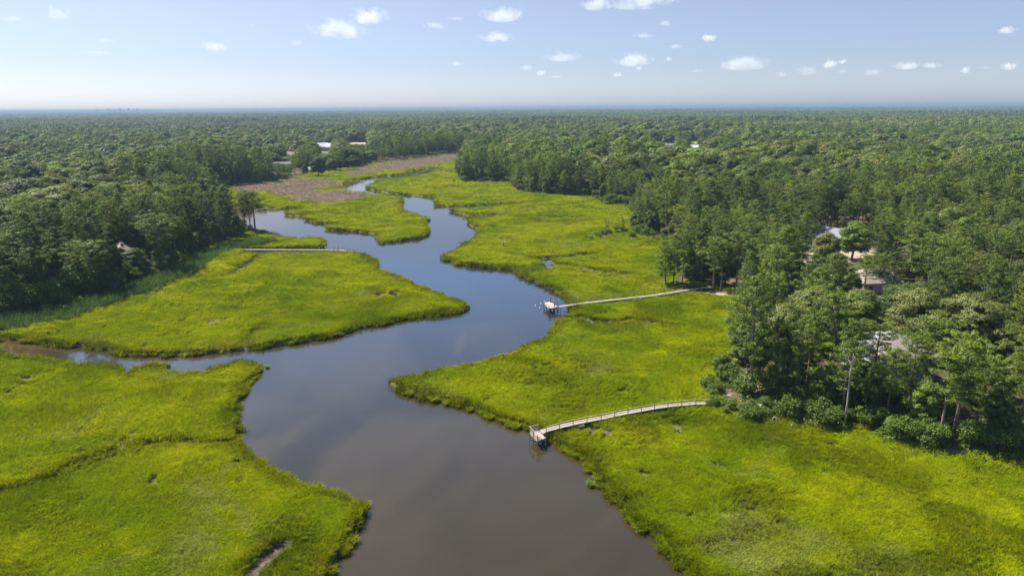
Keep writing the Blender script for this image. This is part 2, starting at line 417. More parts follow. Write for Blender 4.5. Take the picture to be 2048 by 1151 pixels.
def empty(name, loc, rz=0.0, sc=1.0):
    o = bpy.data.objects.new(name, None); COL.objects.link(o); o.location = [float(v) for v in loc]; o.rotation_euler = (0, 0, rz)
    o.scale = (sc, sc, sc) if not hasattr(sc, '__len__') else sc
    o.empty_display_size = .5
    return o

def tag(o, label=None, cat=None, group=None, kind=None):
    if label: o['label'] = label
    if cat: o['category'] = cat
    if group: o['group'] = group
    if kind: o['kind'] = kind
    return o

def ground_z(x, y):
    return float(fields(np.array([x]), np.array([y]))[0][0])

# ------------------------------------------------------------------ ground + water
def build_ground():
    NA, NR = 760, 860
    th = np.linspace(R(-52), R(52), NA)
    rr = np.concatenate([np.exp(np.linspace(math.log(28), math.log(1000), NR)), np.exp(np.linspace(math.log(1030), math.log(24000), 60))])
    T, Rr = np.meshgrid(th, rr)
    x = (Rr * np.sin(T)).ravel(); y = (Rr * np.cos(T)).ravel()
    z, sw, so, mk, mud = fields(x, y)
    nr = len(rr)
    i = np.arange(nr - 1)[:, None] * NA + np.arange(NA - 1)[None, :]
    Fq = np.stack([i, i + 1, i + NA + 1, i + NA], -1).reshape(-1, 4)[:, ::-1]
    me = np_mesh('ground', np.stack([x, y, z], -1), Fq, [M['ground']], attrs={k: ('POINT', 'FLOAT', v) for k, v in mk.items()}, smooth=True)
    tag(link('ground', me), kind='structure')
build_ground()
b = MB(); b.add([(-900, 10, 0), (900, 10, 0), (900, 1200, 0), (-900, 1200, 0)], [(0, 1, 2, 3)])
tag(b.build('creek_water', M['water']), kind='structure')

# ------------------------------------------------------------------ instancer (stuff only)
def instancer(name, pts, rot, scl, idx, tint, coll):
    me = bpy.data.meshes.new(name); n = len(pts)
    me.vertices.add(n); me.vertices.foreach_set('co', np.asarray(pts, np.float32).ravel())
    for k, typ, val in (('rot', 'FLOAT_VECTOR', rot), ('scl', 'FLOAT_VECTOR', scl), ('idx', 'INT', idx), ('tint', 'FLOAT_COLOR', tint)):
        a = me.attributes.new(k, typ, 'POINT')
        key = {'INT': 'value', 'FLOAT_COLOR': 'color', 'FLOAT_VECTOR': 'vector'}[typ]
        a.data.foreach_set(key, np.asarray(val, np.int32 if typ == 'INT' else np.float32).ravel())
    o = link(name, me)
    ng = bpy.data.node_groups.new(name + '_scatter', 'GeometryNodeTree')
    ng.interface.new_socket('Geometry', in_out='INPUT', socket_type='NodeSocketGeometry')
    ng.interface.new_socket('Geometry', in_out='OUTPUT', socket_type='NodeSocketGeometry')
    nd = ng.nodes; L = ng.links.new
    gi = nd.new('NodeGroupInput'); go = nd.new('NodeGroupOutput'); iop = nd.new('GeometryNodeInstanceOnPoints'); ci = nd.new('GeometryNodeCollectionInfo')
    ci.inputs['Collection'].default_value = coll; ci.inputs['Separate Children'].default_value = True; ci.inputs['Reset Children'].default_value = True
    def na(nm, dt):
        q = nd.new('GeometryNodeInputNamedAttribute'); q.data_type = dt; q.inputs['Name'].default_value = nm; return q.outputs['Attribute']
    e2r = nd.new('FunctionNodeEulerToRotation')
    L(gi.outputs[0], iop.inputs['Points']); L(ci.outputs[0], iop.inputs['Instance']); iop.inputs['Pick Instance'].default_value = True
    L(na('idx', 'INT'), iop.inputs['Instance Index']); L(na('rot', 'FLOAT_VECTOR'), e2r.inputs[0]); L(e2r.outputs[0], iop.inputs['Rotation'])
    L(na('scl', 'FLOAT_VECTOR'), iop.inputs['Scale']); L(iop.outputs[0], go.inputs[0])
    md = o.modifiers.new('scatter', 'NODES'); md.node_group = ng
    return o

def proto_coll(name, meshes):
    c = bpy.data.collections.new(name)
    for i, me in enumerate(meshes):
        c.objects.link(bpy.data.objects.new(f'{name}_{i:02d}', me))
    return c

# ------------------------------------------------------------------ foliage geometry
def leaf_quads(P, nrm, size, asp, r):
    """quads centred on P facing roughly nrm"""
    n = len(P)
    a = r.normal(size=(n, 3)); u = np.cross(nrm, a); u /= np.linalg.norm(u, axis=1, keepdims=True) + 1e-9
    v = np.cross(nrm, u); v /= np.linalg.norm(v, axis=1, keepdims=True) + 1e-9
    s = (size * r.uniform(.6, 1.35, n))[:, None]
    u = u * s; v = v * s * asp
    k = r.uniform(.3, .8, (n, 1))
    V = np.stack([P - u - v * .4, P - v * k + u * .15, P + u + v * .3, P + v - u * .2], 1)
    return V.reshape(-1, 3)

def clumps(C, rad, per, size, asp, r, up=.6, flat=.7, N0=None):
    """leaf clusters about centres C with radii rad; returns verts, tint per face"""
    n = len(C)
    D = r.normal(size=(n, per, 3)); D /= np.linalg.norm(D, axis=2, keepdims=True)
    rr = r.uniform(.35, 1, (n, per, 1)) ** .6
    P = C[:, None, :] + D * rr * rad[:, None, None] * np.array([1, 1, flat])
    if N0 is None: nr = D * .75 + np.array([0, 0, up]) + r.normal(size=D.shape) * .40
    else: nr = D * .45 + N0[:, None, :] * .95 + np.array([0, 0, up * .5]) + r.normal(size=D.shape) * .32
    nr /= np.linalg.norm(nr, axis=2, keepdims=True)
    V = leaf_quads(P.reshape(-1, 3), nr.reshape(-1, 3), size, asp, r)
    t = np.repeat(r.uniform(.84, 1.15, n), per) * r.uniform(.90, 1.10, n * per)
    return V, t

def crown_mesh(name, V, t, mat):
    n = len(V) // 4
    col = np.stack([t, t, t * .95, np.ones(n)], -1)
    return np_mesh(name, V, np.arange(n * 4).reshape(-1, 4), [mat], attrs={'clump': ('FACE', 'FLOAT_COLOR', col)})

def make_pine(seed, h=20.0, w=4.2, base=.42, nb=34, lod=0, sparse=1.0, shape='round'):
    r = np.random.default_rng(seed)
    bend = r.normal(size=2) * .35
    def axis(t): return np.array([bend[0] * t * t + .15 * math.sin(4 * t + seed), bend[1] * t * t, h * t])
    tb = MB()
    tb.tube([axis(t) for t in np.linspace(-.02, .97, 9)], [max(.04, .30 * (1 - t) ** .75) for t in np.linspace(0, .97, 9)], 8)
    C = []; rad = []
    for i in range(nb):
        t = base + (1 - base) * (i + r.uniform(0, .8)) / nb
        q = (t - base) / (1 - base)
        if shape == 'round': L = w * (math.sin(math.pi * min(1, .22 + .80 * q)) ** .7) * r.uniform(.62, 1.12)
        elif shape == 'cone': L = w * (1.02 - q) ** .8 * r.uniform(.65, 1.1) + .4
        else: L = w * (.25 + .95 * q if q < .6 else .82 * (1 - (q - .6) / .45) + .25) * r.uniform(.6, 1.15)
        az = i * 2.4 + r.uniform(-.4, .4)
        rise = r.uniform(.0, .35) + .5 * q
        d = np.array([math.cos(az), math.sin(az), 0])
        p0 = axis(t)
        pts = [p0 + d * L * s + np.array([0, 0, L * (rise * s * s - .06 * s)]) for s in (0, .5, 1)]
        if lod == 0: tb.tube(pts, [.075 * (1.1 - q * .6), .05, .02], 4, cap=False)
        m = max(2, int(L * (1.9 if lod == 0 else 1.1) * sparse))
        for k in range(m):
            s = r.uniform(.35, 1.02) if k else 1.0
            side = np.array([-d[1], d[0], 0]) * r.normal() * .28 * L * s
            c = p0 + d * L * s + side + np.array([0, 0, L * (rise * s * s - .06 * s) + r.uniform(0, .35)])
            C.append(c); rad.append(r.uniform(.5, .95))
    for k in range(int(10 * sparse)):
        C.append(axis(r.uniform(.93, 1.0)) + r.normal(size=3) * [.5, .5, .35]); rad.append(r.uniform(.5, .8))
    if lod == 0:
        for k in range(7):   # dead stubs under the crown
            t = r.uniform(base * .45, base); az = r.uniform(0, 6.28); L = r.uniform(.5, 1.8); p0 = axis(t)
            tb.tube([p0, p0 + np.array([math.cos(az) * L, math.sin(az) * L, r.uniform(-.2, .4)])], [.05, .015], 4, cap=False)
    C = np.array(C); rad = np.array(rad)
    per, sz = ((62, .15) if lod == 0 else (14, .36))
    V, t = clumps(C, rad * (1 if lod == 0 else 1.25), per, sz, .55, r, up=.75, flat=.55)
    return crown_mesh('crown', V, t, M['pine']), tb.mesh('trunk', M['bark'], True)

def make_oak(seed, h=15.0, w=5.2, lod=0, tall=False, fine=1.0):
    r = np.random.default_rng(seed)
    tb = MB()
    th = h * (.38 if not tall else .3)
    lean = r.normal(size=2) * .5
    top = np.array([lean[0], lean[1], th])
    tb.tube([(0, 0, -.3), (lean[0] * .4, lean[1] * .4, th * .5), tuple(top)], [.38, .28, .22], 8)
    C = []; rad = []; NN = []
    nl = 19
    lob = []
    for i in range(nl):
        q = (i + .5) / nl
        zz = h * (.24 + .66 * q) if not tall else h * (.16 + .75 * q)
        prof = math.sin(math.pi * (.18 + .74 * q)) ** .6 if not tall else math.sin(math.pi * (.15 + .8 * q)) ** .8
        az = i * 2.4 + r.uniform(-.5, .5); rd = w * prof * r.uniform(.45, .72) * (0.35 if q > .88 else 1)
        c = np.array([math.cos(az) * rd, math.sin(az) * rd, zz]) + np.array([lean[0], lean[1], 0])
        R0 = w * r.uniform(.30, .46)
        lob.append((c, R0))
        if lod == 0: tb.tube([top * r.uniform(.7, 1), (top + c) / 2 + [0, 0, -.4], c], [.15, .09, .03], 5, cap=False)
    for c, R0 in lob:
        m = int((62 if lod == 0 else 18) * (R0 / 2) ** 1.5) + 6
        D = r.normal(size=(m, 3)); D[:, 2] = D[:, 2] * .9 + .35; D /= np.linalg.norm(D, axis=1, keepdims=True)
        C.append(c + D * (R0 * r.uniform(.72, 1.05, (m, 1))) * [1, 1, .8]); rad.append(r.uniform(.42, .75, m)); NN.append(D)
    C = np.concatenate(C); rad = np.concatenate(rad)
    per, sz = ((34, .145) if lod == 0 else (9, .40))
    V, t = clumps(C, rad * (1 if lod == 0 else 1.3), per, sz, .75, r, up=.5, flat=.8, N0=np.concatenate(NN))
    return crown_mesh('crown', V, t, M['oak']), tb.mesh('trunk', M['oakbark'], True)

def make_shrub(seed, h=2.6, w=1.8):
    r = np.random.default_rng(seed)
    tb = MB(); C = []; rad = []
    for i in range(9):
        az = i * 2.4; L = r.uniform(.3, 1) * w * .7
        e = np.array([math.cos(az) * L, math.sin(az) * L, h * r.uniform(.45, .85)])
        tb.tube([(0, 0, -.1), e * [.4, .4, .6], e], [.05, .035, .015], 4, cap=False)
        m = 14
        D = r.normal(size=(m, 3)); D[:, 2] = np.abs(D[:, 2]) * .8; D /= np.linalg.norm(D, axis=1, keepdims=True)
        C.append(e + D * r.uniform(.35, .75, (m, 1)) * w * .5); rad.append(r.uniform(.25, .5, m))
    low = r.normal(size=(30, 3)) * [w * .5, w * .5, .1] + [0, 0, h * .25]
    C.append(low); rad.append(np.full(30, .4))
    V, t = clumps(np.concatenate(C), np.concatenate(rad), 30, .085, .7, r, up=.5, flat=.85)
    return crown_mesh('foliage', V, t, M['shrub']), tb.mesh('stem', M['oakbark'], True)

def join_proto(name, crown, trunk):
    """crown + trunk as one mesh for the uncountable far wood"""
    nv, nf = len(crown.vertices), len(crown.polygons)
    V = np.empty(nv * 3, np.float32); crown.vertices.foreach_get('co', V)
    tv = np.empty(len(trunk.vertices) * 3, np.float32); trunk.vertices.foreach_get('co', tv)
    quads = [tuple(p.vertices) for p in trunk.polygons if len(p.vertices) == 4]
    V = np.concatenate([V.reshape(-1, 3), tv.reshape(-1, 3)])
    Fq = np.concatenate([np.arange(nv).reshape(-1, 4), np.array(quads, np.int32).reshape(-1, 4) + nv])
    cl = np.empty(nf * 4, np.float32); crown.attributes['clump'].data.foreach_get('color', cl)
    col = np.concatenate([cl.reshape(-1, 4), np.ones((len(quads), 4), np.float32)])
    return np_mesh(name, V, Fq, [crown.materials[0], trunk.materials[0]], mat_idx=[0] * nf + [1] * len(quads), attrs={'clump': ('FACE', 'FLOAT_COLOR', col)})

PINES = [make_pine(11, 20, 4.2, .32, 42), make_pine(12, 20, 4.8, .42, 36, shape='fan'), make_pine(13, 20, 3.9, .24, 50, shape='round'),
         make_pine(14, 20, 4.5, .36, 38, shape='fan'), make_pine(15, 20, 3.6, .16, 54, shape='cone'), make_pine(16, 20, 3.9, .50, 28, sparse=.85)]
OAKS = [make_oak(21, 15, 5.2), make_oak(22, 15, 4.6), make_oak(23, 15, 5.6), make_oak(24, 17, 4.0, tall=True), make_oak(25, 15, 5.0), make_oak(26, 17, 3.6, tall=True)]
SHRUBS = [make_shrub(31), make_shrub(32, 2.2, 2.0), make_shrub(33, 3.2, 1.7)]
PINE_NEAR = [join_proto('pine_mix', *p) for p in PINES]
OAK_NEAR = [join_proto('oak_mix', *p) for p in OAKS]
PINE_LOD = [join_proto('pine_far', *make_pine(111 + i, 20, 4.9, .32, 28, lod=1, shape=('round', 'fan', 'fan', 'round')[i])) for i in range(4)]
OAK_LOD = [join_proto('oak_far', *make_oak(121 + i, 15, 5.2, lod=1, tall=(i == 3))) for i in range(4)]

def make_patch(seed, S=80.0):
    """a square of continuous far canopy built from crowns"""
    r = np.random.default_rng(seed)
    Cs = []; rad = []; NN = []; g = 7
    for i in range(g):
        for j in range(g):
            cx, cy = (i + .5 + r.uniform(-.4, .4)) / g * S - S / 2, (j + .5 + r.uniform(-.4, .4)) / g * S - S / 2
            h = r.uniform(10, 20); w = r.uniform(5.0, 9.0)
            m = 40
            D = r.normal(size=(m, 3)); D[:, 2] = np.abs(D[:, 2]) * 1.1 - .2; D /= np.linalg.norm(D, axis=1, keepdims=True)
            Cs.append(np.array([cx, cy, h - w * .8]) + D * [w, w, w * .85] * r.uniform(.8, 1.05, (m, 1))); rad.append(np.full(m, 1.3)); NN.append(D)
    C = np.concatenate(Cs)
    V, t = clumps(C, np.concatenate(rad), 5, .95, .8, r, up=.5, flat=.8, N0=np.concatenate(NN))
    tt = np.repeat(np.repeat(r.uniform(.70, 1.25, g * g), 40), 5)
    b = crown_mesh('patch', V, t * tt, M['oak'])
    return b
PATCHES = [make_patch(201 + i) for i in range(4)]

# ------------------------------------------------------------------ landmarks used in labels
LAND = [('the brown-roofed house', at(245, 530, 2)), ('the three lone pines', at(503, 462, 1)), ('the far lawn', at(650, 350, 1)), ('the brown reed bed', at(590, 385, 1)),
        ('the grey barn with two roofs', at(650, 300, 2)), ('the white-roofed shed', at(1391, 299, 2)), ('the sandy clearing', at(1680, 510, 2)), ('the low brown-grey roof', at(1745, 578, 2)),
        ('the house behind the tall pines', at(1770, 760, 2)), ('the floating-stage pier', at(1400, 574, 1)), ('the short railed pier', at(1418, 805, 1)), ('the platform pole', at(1007, 494, 1)),
        ('the creek head', at(900, 340, 1)), ('the wooded marsh corner', at(1130, 392, 1)), ('the long low dock', at(460, 499, 1)), ('the narrow inlet', at(1060, 408, 1)), ('the scrubby point', at(1250, 470, 1))]
LXY = np.array([p[1][:2] for p in LAND])

# ------------------------------------------------------------------ trees
TREE_LOG = []      # rows for labels
def place_tree(kind, var, x, y, z, sc, wide, rz, tint, label=None, group=None, tilt=(0, 0)):
    crown, trunk = (PINES if kind == 'pine_tree' else OAKS)[var]
    o = empty(kind, (x, y, z), rz, (sc * wide, sc * wide, sc))
    o.rotation_euler = (tilt[0], tilt[1], rz)
    t = link('trunk', trunk, o); c = link('crown', crown, o)
    c['tint'] = [float(v) for v in tint]
    tag(o, label, 'tree', group)
    return o

P_TINT = {'dark': (.72, .78, .80), 'mid': (1, 1, 1), 'yellow': (1.35, 1.22, .80), 'olive': (1.25, 1.05, .95)}
O_TINT = {'dark': (.66, .76, .80), 'mid': (1, 1.02, .9), 'bright': (1.22, 1.40, .70), 'grey': (1.30, 1.14, 1.6), 'brown': (1.38, 1.08, 1.3)}

HAND = [  # kind, variant, base px, top px, crown width px, tint, label
    ('pine_tree', 3, 491, 462, 388, 36, P_TINT['dark'], 'left stem of three lone dark pines on the water-edge point, thinnest crown'),
    ('pine_tree', 1, 501, 460, 383, 40, P_TINT['dark'], 'middle pine of the three lone pines standing against the creek inlet'),
    ('pine_tree', 5, 510, 464, 384, 52, P_TINT['dark'], 'lone pine with bare limbs reaching right over the water of the inlet'),
    ('pine_tree', 1, 325, 541, 430, 80, P_TINT['mid'], 'spreading pine with a bare straight trunk beside the brown-roofed house'),
    ('pine_tree', 3, 190, 590, 485, 80, P_TINT['yellow'], 'yellowish pine in front of the brown-roofed house by tall reeds'),
    ('pine_tree', 0, 1498, 795, 553, 92, P_TINT['mid'], 'tallest pine at the marsh edge beside the sandy path, long bare trunk'),
    ('pine_tree', 1, 1656, 764, 590, 112, P_TINT['mid'], 'broad dark-topped pine with a bare trunk left of the pale dead snag'),
    ('pine_tree', 5, 1612, 772, 655, 84, P_TINT['yellow'], 'low light-green pine crown in front of the grey-green oaks'),
    ('pine_tree', 3, 1744, 775, 645, 84, P_TINT['olive'], 'olive-brown pine screening the house, thin dark trunk'),
    ('pine_tree', 2, 1698, 800, 684, 74, P_TINT['mid'], 'full mid-height pine just right of the pale dead snag, hiding the house wing'),
    ('pine_tree', 1, 1771, 846, 702, 64, P_TINT['yellow'], 'slim yellow-green pine standing before the grey-walled house'),
    ('pine_tree', 3, 1846, 805, 636, 105, P_TINT['mid'], 'rounded bright pine just beyond the brown-grey house roof'),
    ('pine_tree', 5, 1876, 886, 705, 86, P_TINT['mid'], 'straight thin-trunked pine beside the leaning pine at the wood edge'),
    ('pine_tree', 1, 1903, 884, 668, 112, P_TINT['yellow'], 'leaning thick-trunked pine over bare orange ground at the wood edge'),
    ('pine_tree', 0, 1966, 872, 715, 84, P_TINT['mid'], 'full green pine at the wood edge between leaning pine and frame edge'),
    ('pine_tree', 3, 2036, 868, 668, 96, P_TINT['olive'], 'tall olive pine with a forked bare trunk at the far right wood edge'),
    ('pine_tree', 0, 1682, 838, 640, 76, P_TINT['mid'], 'dense dark pine standing directly behind the pale dead snag'),
    ('pine_tree', 3, 1812, 842, 672, 84, P_TINT['mid'], 'pine before the right corner of the hipped house roof'),
    ('pine_tree', 1, 1590, 806, 640, 74, P_TINT['mid'], 'middle-sized pine over the leafless trunks at the wood edge'),
    ('broadleaf_tree', 5, 1548, 800, 672, 54, O_TINT['mid'], 'leafy tree right of the tallest marsh-edge pine'),
    ('broadleaf_tree', 3, 1735, 838, 722, 52, O_TINT['dark'], 'low dark leafy tree right of the pale dead snag'),
    ('broadleaf_tree', 0, 1640, 826, 730, 60, O_TINT['mid'], 'low round leafy tree left of the pale dead snag'),
    ('broadleaf_tree', 5, 1850, 866, 760, 56, O_TINT['bright'], 'bright low leafy tree left of the straight thin-trunked pine'),
    ('broadleaf_tree', 2, 1990, 886, 780, 84, O_TINT['dark'], 'dark low leafy tree near the right end of the wood edge'),
    ('broadleaf_tree', 5, 1472, 742, 640, 62, O_TINT['mid'], 'leafy tree at the marsh edge just left of the tallest pine'),
    ('pine_tree', 2, 1480, 705, 578, 66, P_TINT['mid'], 'full pine at the marsh edge behind the tallest pine'),
    ('broadleaf_tree', 3, 1520, 752, 640, 58, O_TINT['dark'], 'dark leafy tree right behind the tallest pine trunk'),
    ('broadleaf_tree', 1, 1448, 764, 706, 44, O_TINT['mid'], 'low rounded tree left of the sandy path on the marsh edge'),
    ('broadleaf_tree', 2, 1402, 566, 498, 54, O_TINT['mid'], 'leafy tree behind the pines of the pier path stand'),
    ('broadleaf_tree', 4, 1450, 570, 500, 60, O_TINT['dark'], 'dark leafy tree behind the sandy end of the pier path'),
    ('broadleaf_tree', 5, 1380, 564, 488, 36, O_TINT['bright'], 'bright narrow tree in the middle of the pier path stand'),
    ('broadleaf_tree', 0, 1508, 596, 520, 58, O_TINT['mid'], 'round tree right of the pier path behind the tallest pine'),
    ('broadleaf_tree', 0, 1566, 740, 602, 120, O_TINT['grey'], 'grey-green oak with a mottled crown behind the tallest marsh-edge pine'),
    ('broadleaf_tree', 2, 1618, 700, 568, 110, O_TINT['grey'], 'round grey-green oak behind the mottled oak, below the shaded road'),
    ('broadleaf_tree', 4, 1706, 690, 575, 112, O_TINT['grey'], 'pale oak spreading above a small lawn behind the house'),
    ('broadleaf_tree', 0, 1838, 716, 578, 130, O_TINT['grey'], 'big dome-shaped grey-green oak right behind the white porch roof'),
    ('broadleaf_tree', 2, 1925, 722, 582, 145, O_TINT['grey'], 'widest grey-green oak, crown merging with the dome-shaped oak'),
    ('broadleaf_tree', 1, 1995, 745, 640, 110, O_TINT['mid'], 'mid-green leafy tree in front of the widest grey-green oak'),
    ('broadleaf_tree', 3, 1928, 800, 672, 62, O_TINT['bright'], 'bright leafy broadleaf tree behind the leaning pine'),
    ('pine_tree', 1, 1846, 606, 474, 112, P_TINT['mid'], 'large spreading pine beyond the oaks, right of the low brown-grey roof'),
    ('pine_tree', 5, 1726, 592, 520, 46, P_TINT['mid'], 'spindly pine standing in front of the low brown-grey roof'),
    ('pine_tree', 3, 1752, 580, 508, 52, P_TINT['mid'], 'slender dark-trunked pine at the right of the low brown-grey roof'),
    ('pine_tree', 4, 1962, 608, 512, 60, P_TINT['dark'], 'dark pointed conifer beyond the widest oak'),
    ('pine_tree', 4, 1998, 612, 522, 52, P_TINT['dark'], 'second dark pointed conifer close to a patch of bare soil'),
    ('pine_tree', 2, 2040, 625, 512, 70, P_TINT['dark'], 'dark full pine at the picture edge behind the bare soil patch'),
    ('pine_tree', 2, 1331, 573, 484, 44, P_TINT['mid'], 'outermost pine of the stand leaning out over the marsh by the pier path'),
    ('pine_tree', 0, 1346, 574, 468, 44, P_TINT['yellow'], 'sunlit pine second in the stand above the pier path'),
    ('pine_tree', 1, 1364, 568, 462, 50, P_TINT['mid'], 'pine with thin bare stem, third in the stand above the pier path'),
    ('pine_tree', 3, 1426, 581, 478, 58, P_TINT['mid'], 'pine whose bare trunk stands on the sandy end of the pier path'),
    ('pine_tree', 5, 1441, 583, 486, 46, P_TINT['yellow'], 'thin yellow-green pine next to the sandy end of the pier path'),
    ('pine_tree', 1, 1471, 586, 468, 74, P_TINT['mid'], 'wide pine right of the sandy pier path, three trunks beneath it'),
    ('pine_tree', 2, 1552, 590, 452, 86, P_TINT['mid'], 'broad tall pine in front of the shaded road'),
    ('broadleaf_tree', 1, 1702, 520, 440, 66, O_TINT['bright'], 'bright green leafy tree right of the grey roof, above the sand'),
    ('broadleaf_tree', 4, 1648, 545, 462, 62, O_TINT['grey'], 'grey-green oak half hiding the sandy clearing'),
    ('broadleaf_tree', 3, 1915, 540, 428, 56, O_TINT['bright'], 'conspicuous bright yellow-green tree in the wood beyond the big spreading pine'),
    ('broadleaf_tree', 1, 1388, 345, 309, 26, (2.2, 1.85, .45), 'yellow-leaved tree standing out of the wood below the white-roofed shed'),
    ('broadleaf_tree', 4, 637, 353, 313, 36, O_TINT['dark'], 'large dark round tree in the middle of the far lawn'),
    ('broadleaf_tree', 1, 611, 351, 327, 14, O_TINT['mid'], 'small thin-stemmed tree on the far lawn near the wood'),
    ('broadleaf_tree', 0, 662, 343.5, 316, 30, O_TINT['mid'], 'round tree casting a shadow on the far lawn'),
    ('broadleaf_tree', 2, 697, 336, 316, 24, O_TINT['dark'], 'low round tree at the end of the far lawn beside brown reeds'),
    ('broadleaf_tree', 2, 715, 334, 315, 20, O_TINT['dark'], 'last low tree of the far lawn row next to brown reeds'),
]
hand_xy = []
for kind, var, bx, by, ty, wpx, tint, label in HAND:
    P = at(bx, by, 1.2); z = ground_z(P[0], P[1]); P = at(bx, by, z)
    h = height_to(P, ty); dep = proj(P)[2][0]
    hb = 20.0 if kind == 'pine_tree' else (17.0 if var in (3, 5) else 15.0)
    sc = h / hb / (1.0 if kind == 'pine_tree' else 1.02)
    wm = wpx / F * dep
    bw = {'pine_tree': [8.2, 9.0, 7.6, 8.6, 6.8, 7.6], 'broadleaf_tree': [10.5, 9.3, 11.2, 8.2, 10.2, 7.4]}[kind][var]
    wide = wm / (bw * sc)
    place_tree(kind, var, P[0], P[1], z - .1, sc, min(max(wide, .55), 1.9), random.uniform(0, 6.28), tint, label, tilt=(R(4), R(3)) if 'leaning thick' in label else (0, 0))
    hand_xy.append((P[0], P[1], wm / 2))
hand_xy = np.array(hand_xy)

# scattered wood
def scatter(rmin, rmax, sp, seed):
    r = np.random.default_rng(seed)
    xs = np.arange(-rmax, rmax, sp); ys = np.arange(0, rmax, sp)
    X, Y = np.meshgrid(xs, ys); X = X.ravel() + r.uniform(-.42, .42, X.size) * sp; Y = Y.ravel() + r.uniform(-.42, .42, Y.size) * sp
    d = np.hypot(X, Y)
    m = (d > rmin) & (d < rmax) & (np.abs(X) < .92 * Y + 30) & (Y > 20)
    return X[m], Y[m]

X, Y = scatter(40, 1300, 7.9, 5)
z, sw, so, mk, mud = fields(X, Y)
rt = np.random.default_rng(77)
ok = (so < -1.5) & (mk['lawn'] < .3) & (mk['sand'] < .3) & (mk['road'] < .3) & (sw > 2)
X, Y, z, so, sw = X[ok], Y[ok], z[ok], so[ok], sw[ok]
n = len(X)
edge = -so
pinef = fbm(X, Y, 90, 2, 61) + .22 * (edge < 35) + .12 * (X < -20) * (np.hypot(X, Y) < 330) + .10 * ((X > 60) & (np.hypot(X, Y) < 330)) - .15 * (np.hypot(X, Y) > 500)
is_pine = pinef + rt.normal(size=n) * .10 > .60
hh = np.where(is_pine, rt.normal(18.5, 2.4, n), rt.normal(15.2, 2.8, n)) * (.70 + .60 * fbm(X, Y, 110, 2, 71))
hh = np.clip(hh, 7, 25)
hh = np.where(edge < 6, hh * .88, hh)
hh = np.where((Y > 520) & (X < -120), hh * .9, hh)
near_lot = (X > 35) & (Y < 190)
keep = np.ones(n, bool)
keep &= ~(near_lot & (rt.uniform(size=n) < .30))
hh = np.where(near_lot & ~is_pine, hh * .72, hh)
hh = np.where((X > 30) & (Y < 260), np.minimum(hh, 13.5 + 3.0 * fbm(X, Y, 14, 2, 97)), hh)
px0, py0, _d = proj(np.stack([X, Y, z], -1))
keep &= ~((px0 > 474) & (px0 < 540) & (py0 > 425) & (py0 < 480))
keep &= ~(near_lot & (edge < 17) & (py0 > 700))
keep &= ~((px0 > 1318) & (px0 < 1480) & (py0 > 545) & (py0 < 600))
dmin = np.min(np.hypot(X[:, None] - hand_xy[None, :, 0], Y[:, None] - hand_xy[None, :, 1]) - hand_xy[None, :, 2] * .55, axis=1)
keep &= dmin > 2.2
bx, by, dep = proj(np.stack([X, Y, z], -1)); tx, ty, _ = proj(np.stack([X, Y, z + hh], -1))
rad = np.where(is_pine, hh * .21, hh * .34); rpx = rad / dep * F
for x0, y0, x1, y1, yb in KEEP:
    hit = (bx + rpx * .7 > x0) & (bx - rpx * .7 < x1) & (ty < y1 - 1) & (by > yb - 1.5)
    hn = hh * (by - (y1 - 1)) / (by - ty)
    keep &= ~(hit & (hn < 4.0))
    hh = np.where(hit & (hn >= 4.0), hn, hh); ty = np.where(hit, np.maximum(ty, y1 - 1), ty)
HOUSE_AT = []
for px_, py_, rr_ in ((246, 528, 9), (1668, 490, 9), (1745, 576, 9), (1770, 756, 12), (650, 299, 16), (652, 313, 9), (528, 300, 9), (580, 318, 9), (562, 334, 9), (615, 342, 6), (1391, 299, 14), (1337, 295, 12), (1322, 289, 9)):
    P = at(px_, py_, 2); keep &= np.hypot(X - P[0], Y - P[1]) > rr_; HOUSE_AT.append((P[0], P[1], rr_))
X, Y, z, so, is_pine, hh, bx, by, dep, ty, edge, rad = (a[keep] for a in (X, Y, z, so, is_pine, hh, bx, by, dep, ty, edge, rad))
n = len(X)
u = rt.uniform(size=n)
tone = np.where(is_pine, np.select([u < .28, u < .68, u < .88], ['dark', 'mid', 'yellow'], 'olive'), np.select([u < .25, u < .58, u < .72, u < .94], ['dark', 'mid', 'bright', 'grey'], 'brown'))
stand = .66 + .68 * fbm(X, Y, 48, 2, 93)
def tint_of(i):
    t = (P_TINT if is_pine[i] else O_TINT)[str(tone[i])]
    j = rt.uniform(.80, 1.22) * stand[i]; return (t[0] * j * rt.uniform(.95, 1.05), t[1] * j, t[2] * j * rt.uniform(.92, 1.08))
tints = np.array([tint_of(i) for i in range(n)])
var = rt.integers(0, 6, n)
wide = np.where(is_pine, rt.uniform(.85, 1.3, n), rt.uniform(1.05, 1.65, n)); rotz = rt.uniform(0, 6.28, n); wide = wide * np.clip(14.0 / hh, 1.0, 1.5)
score = hh / dep * (.6 + .4 * (edge < 25)) * ((bx > -40) & (bx < 2088) & (ty < 1151))
indiv = np.zeros(n, bool)
for flag, lim in ((True, 300 - sum(h[0] == 'pine_tree' for h in HAND)), (False, 300 - sum(h[0] != 'pine_tree' for h in HAND))):
    ids = np.where(is_pine == flag)[0]
    indiv[ids[np.argsort(-score[ids])[:lim]]] = True

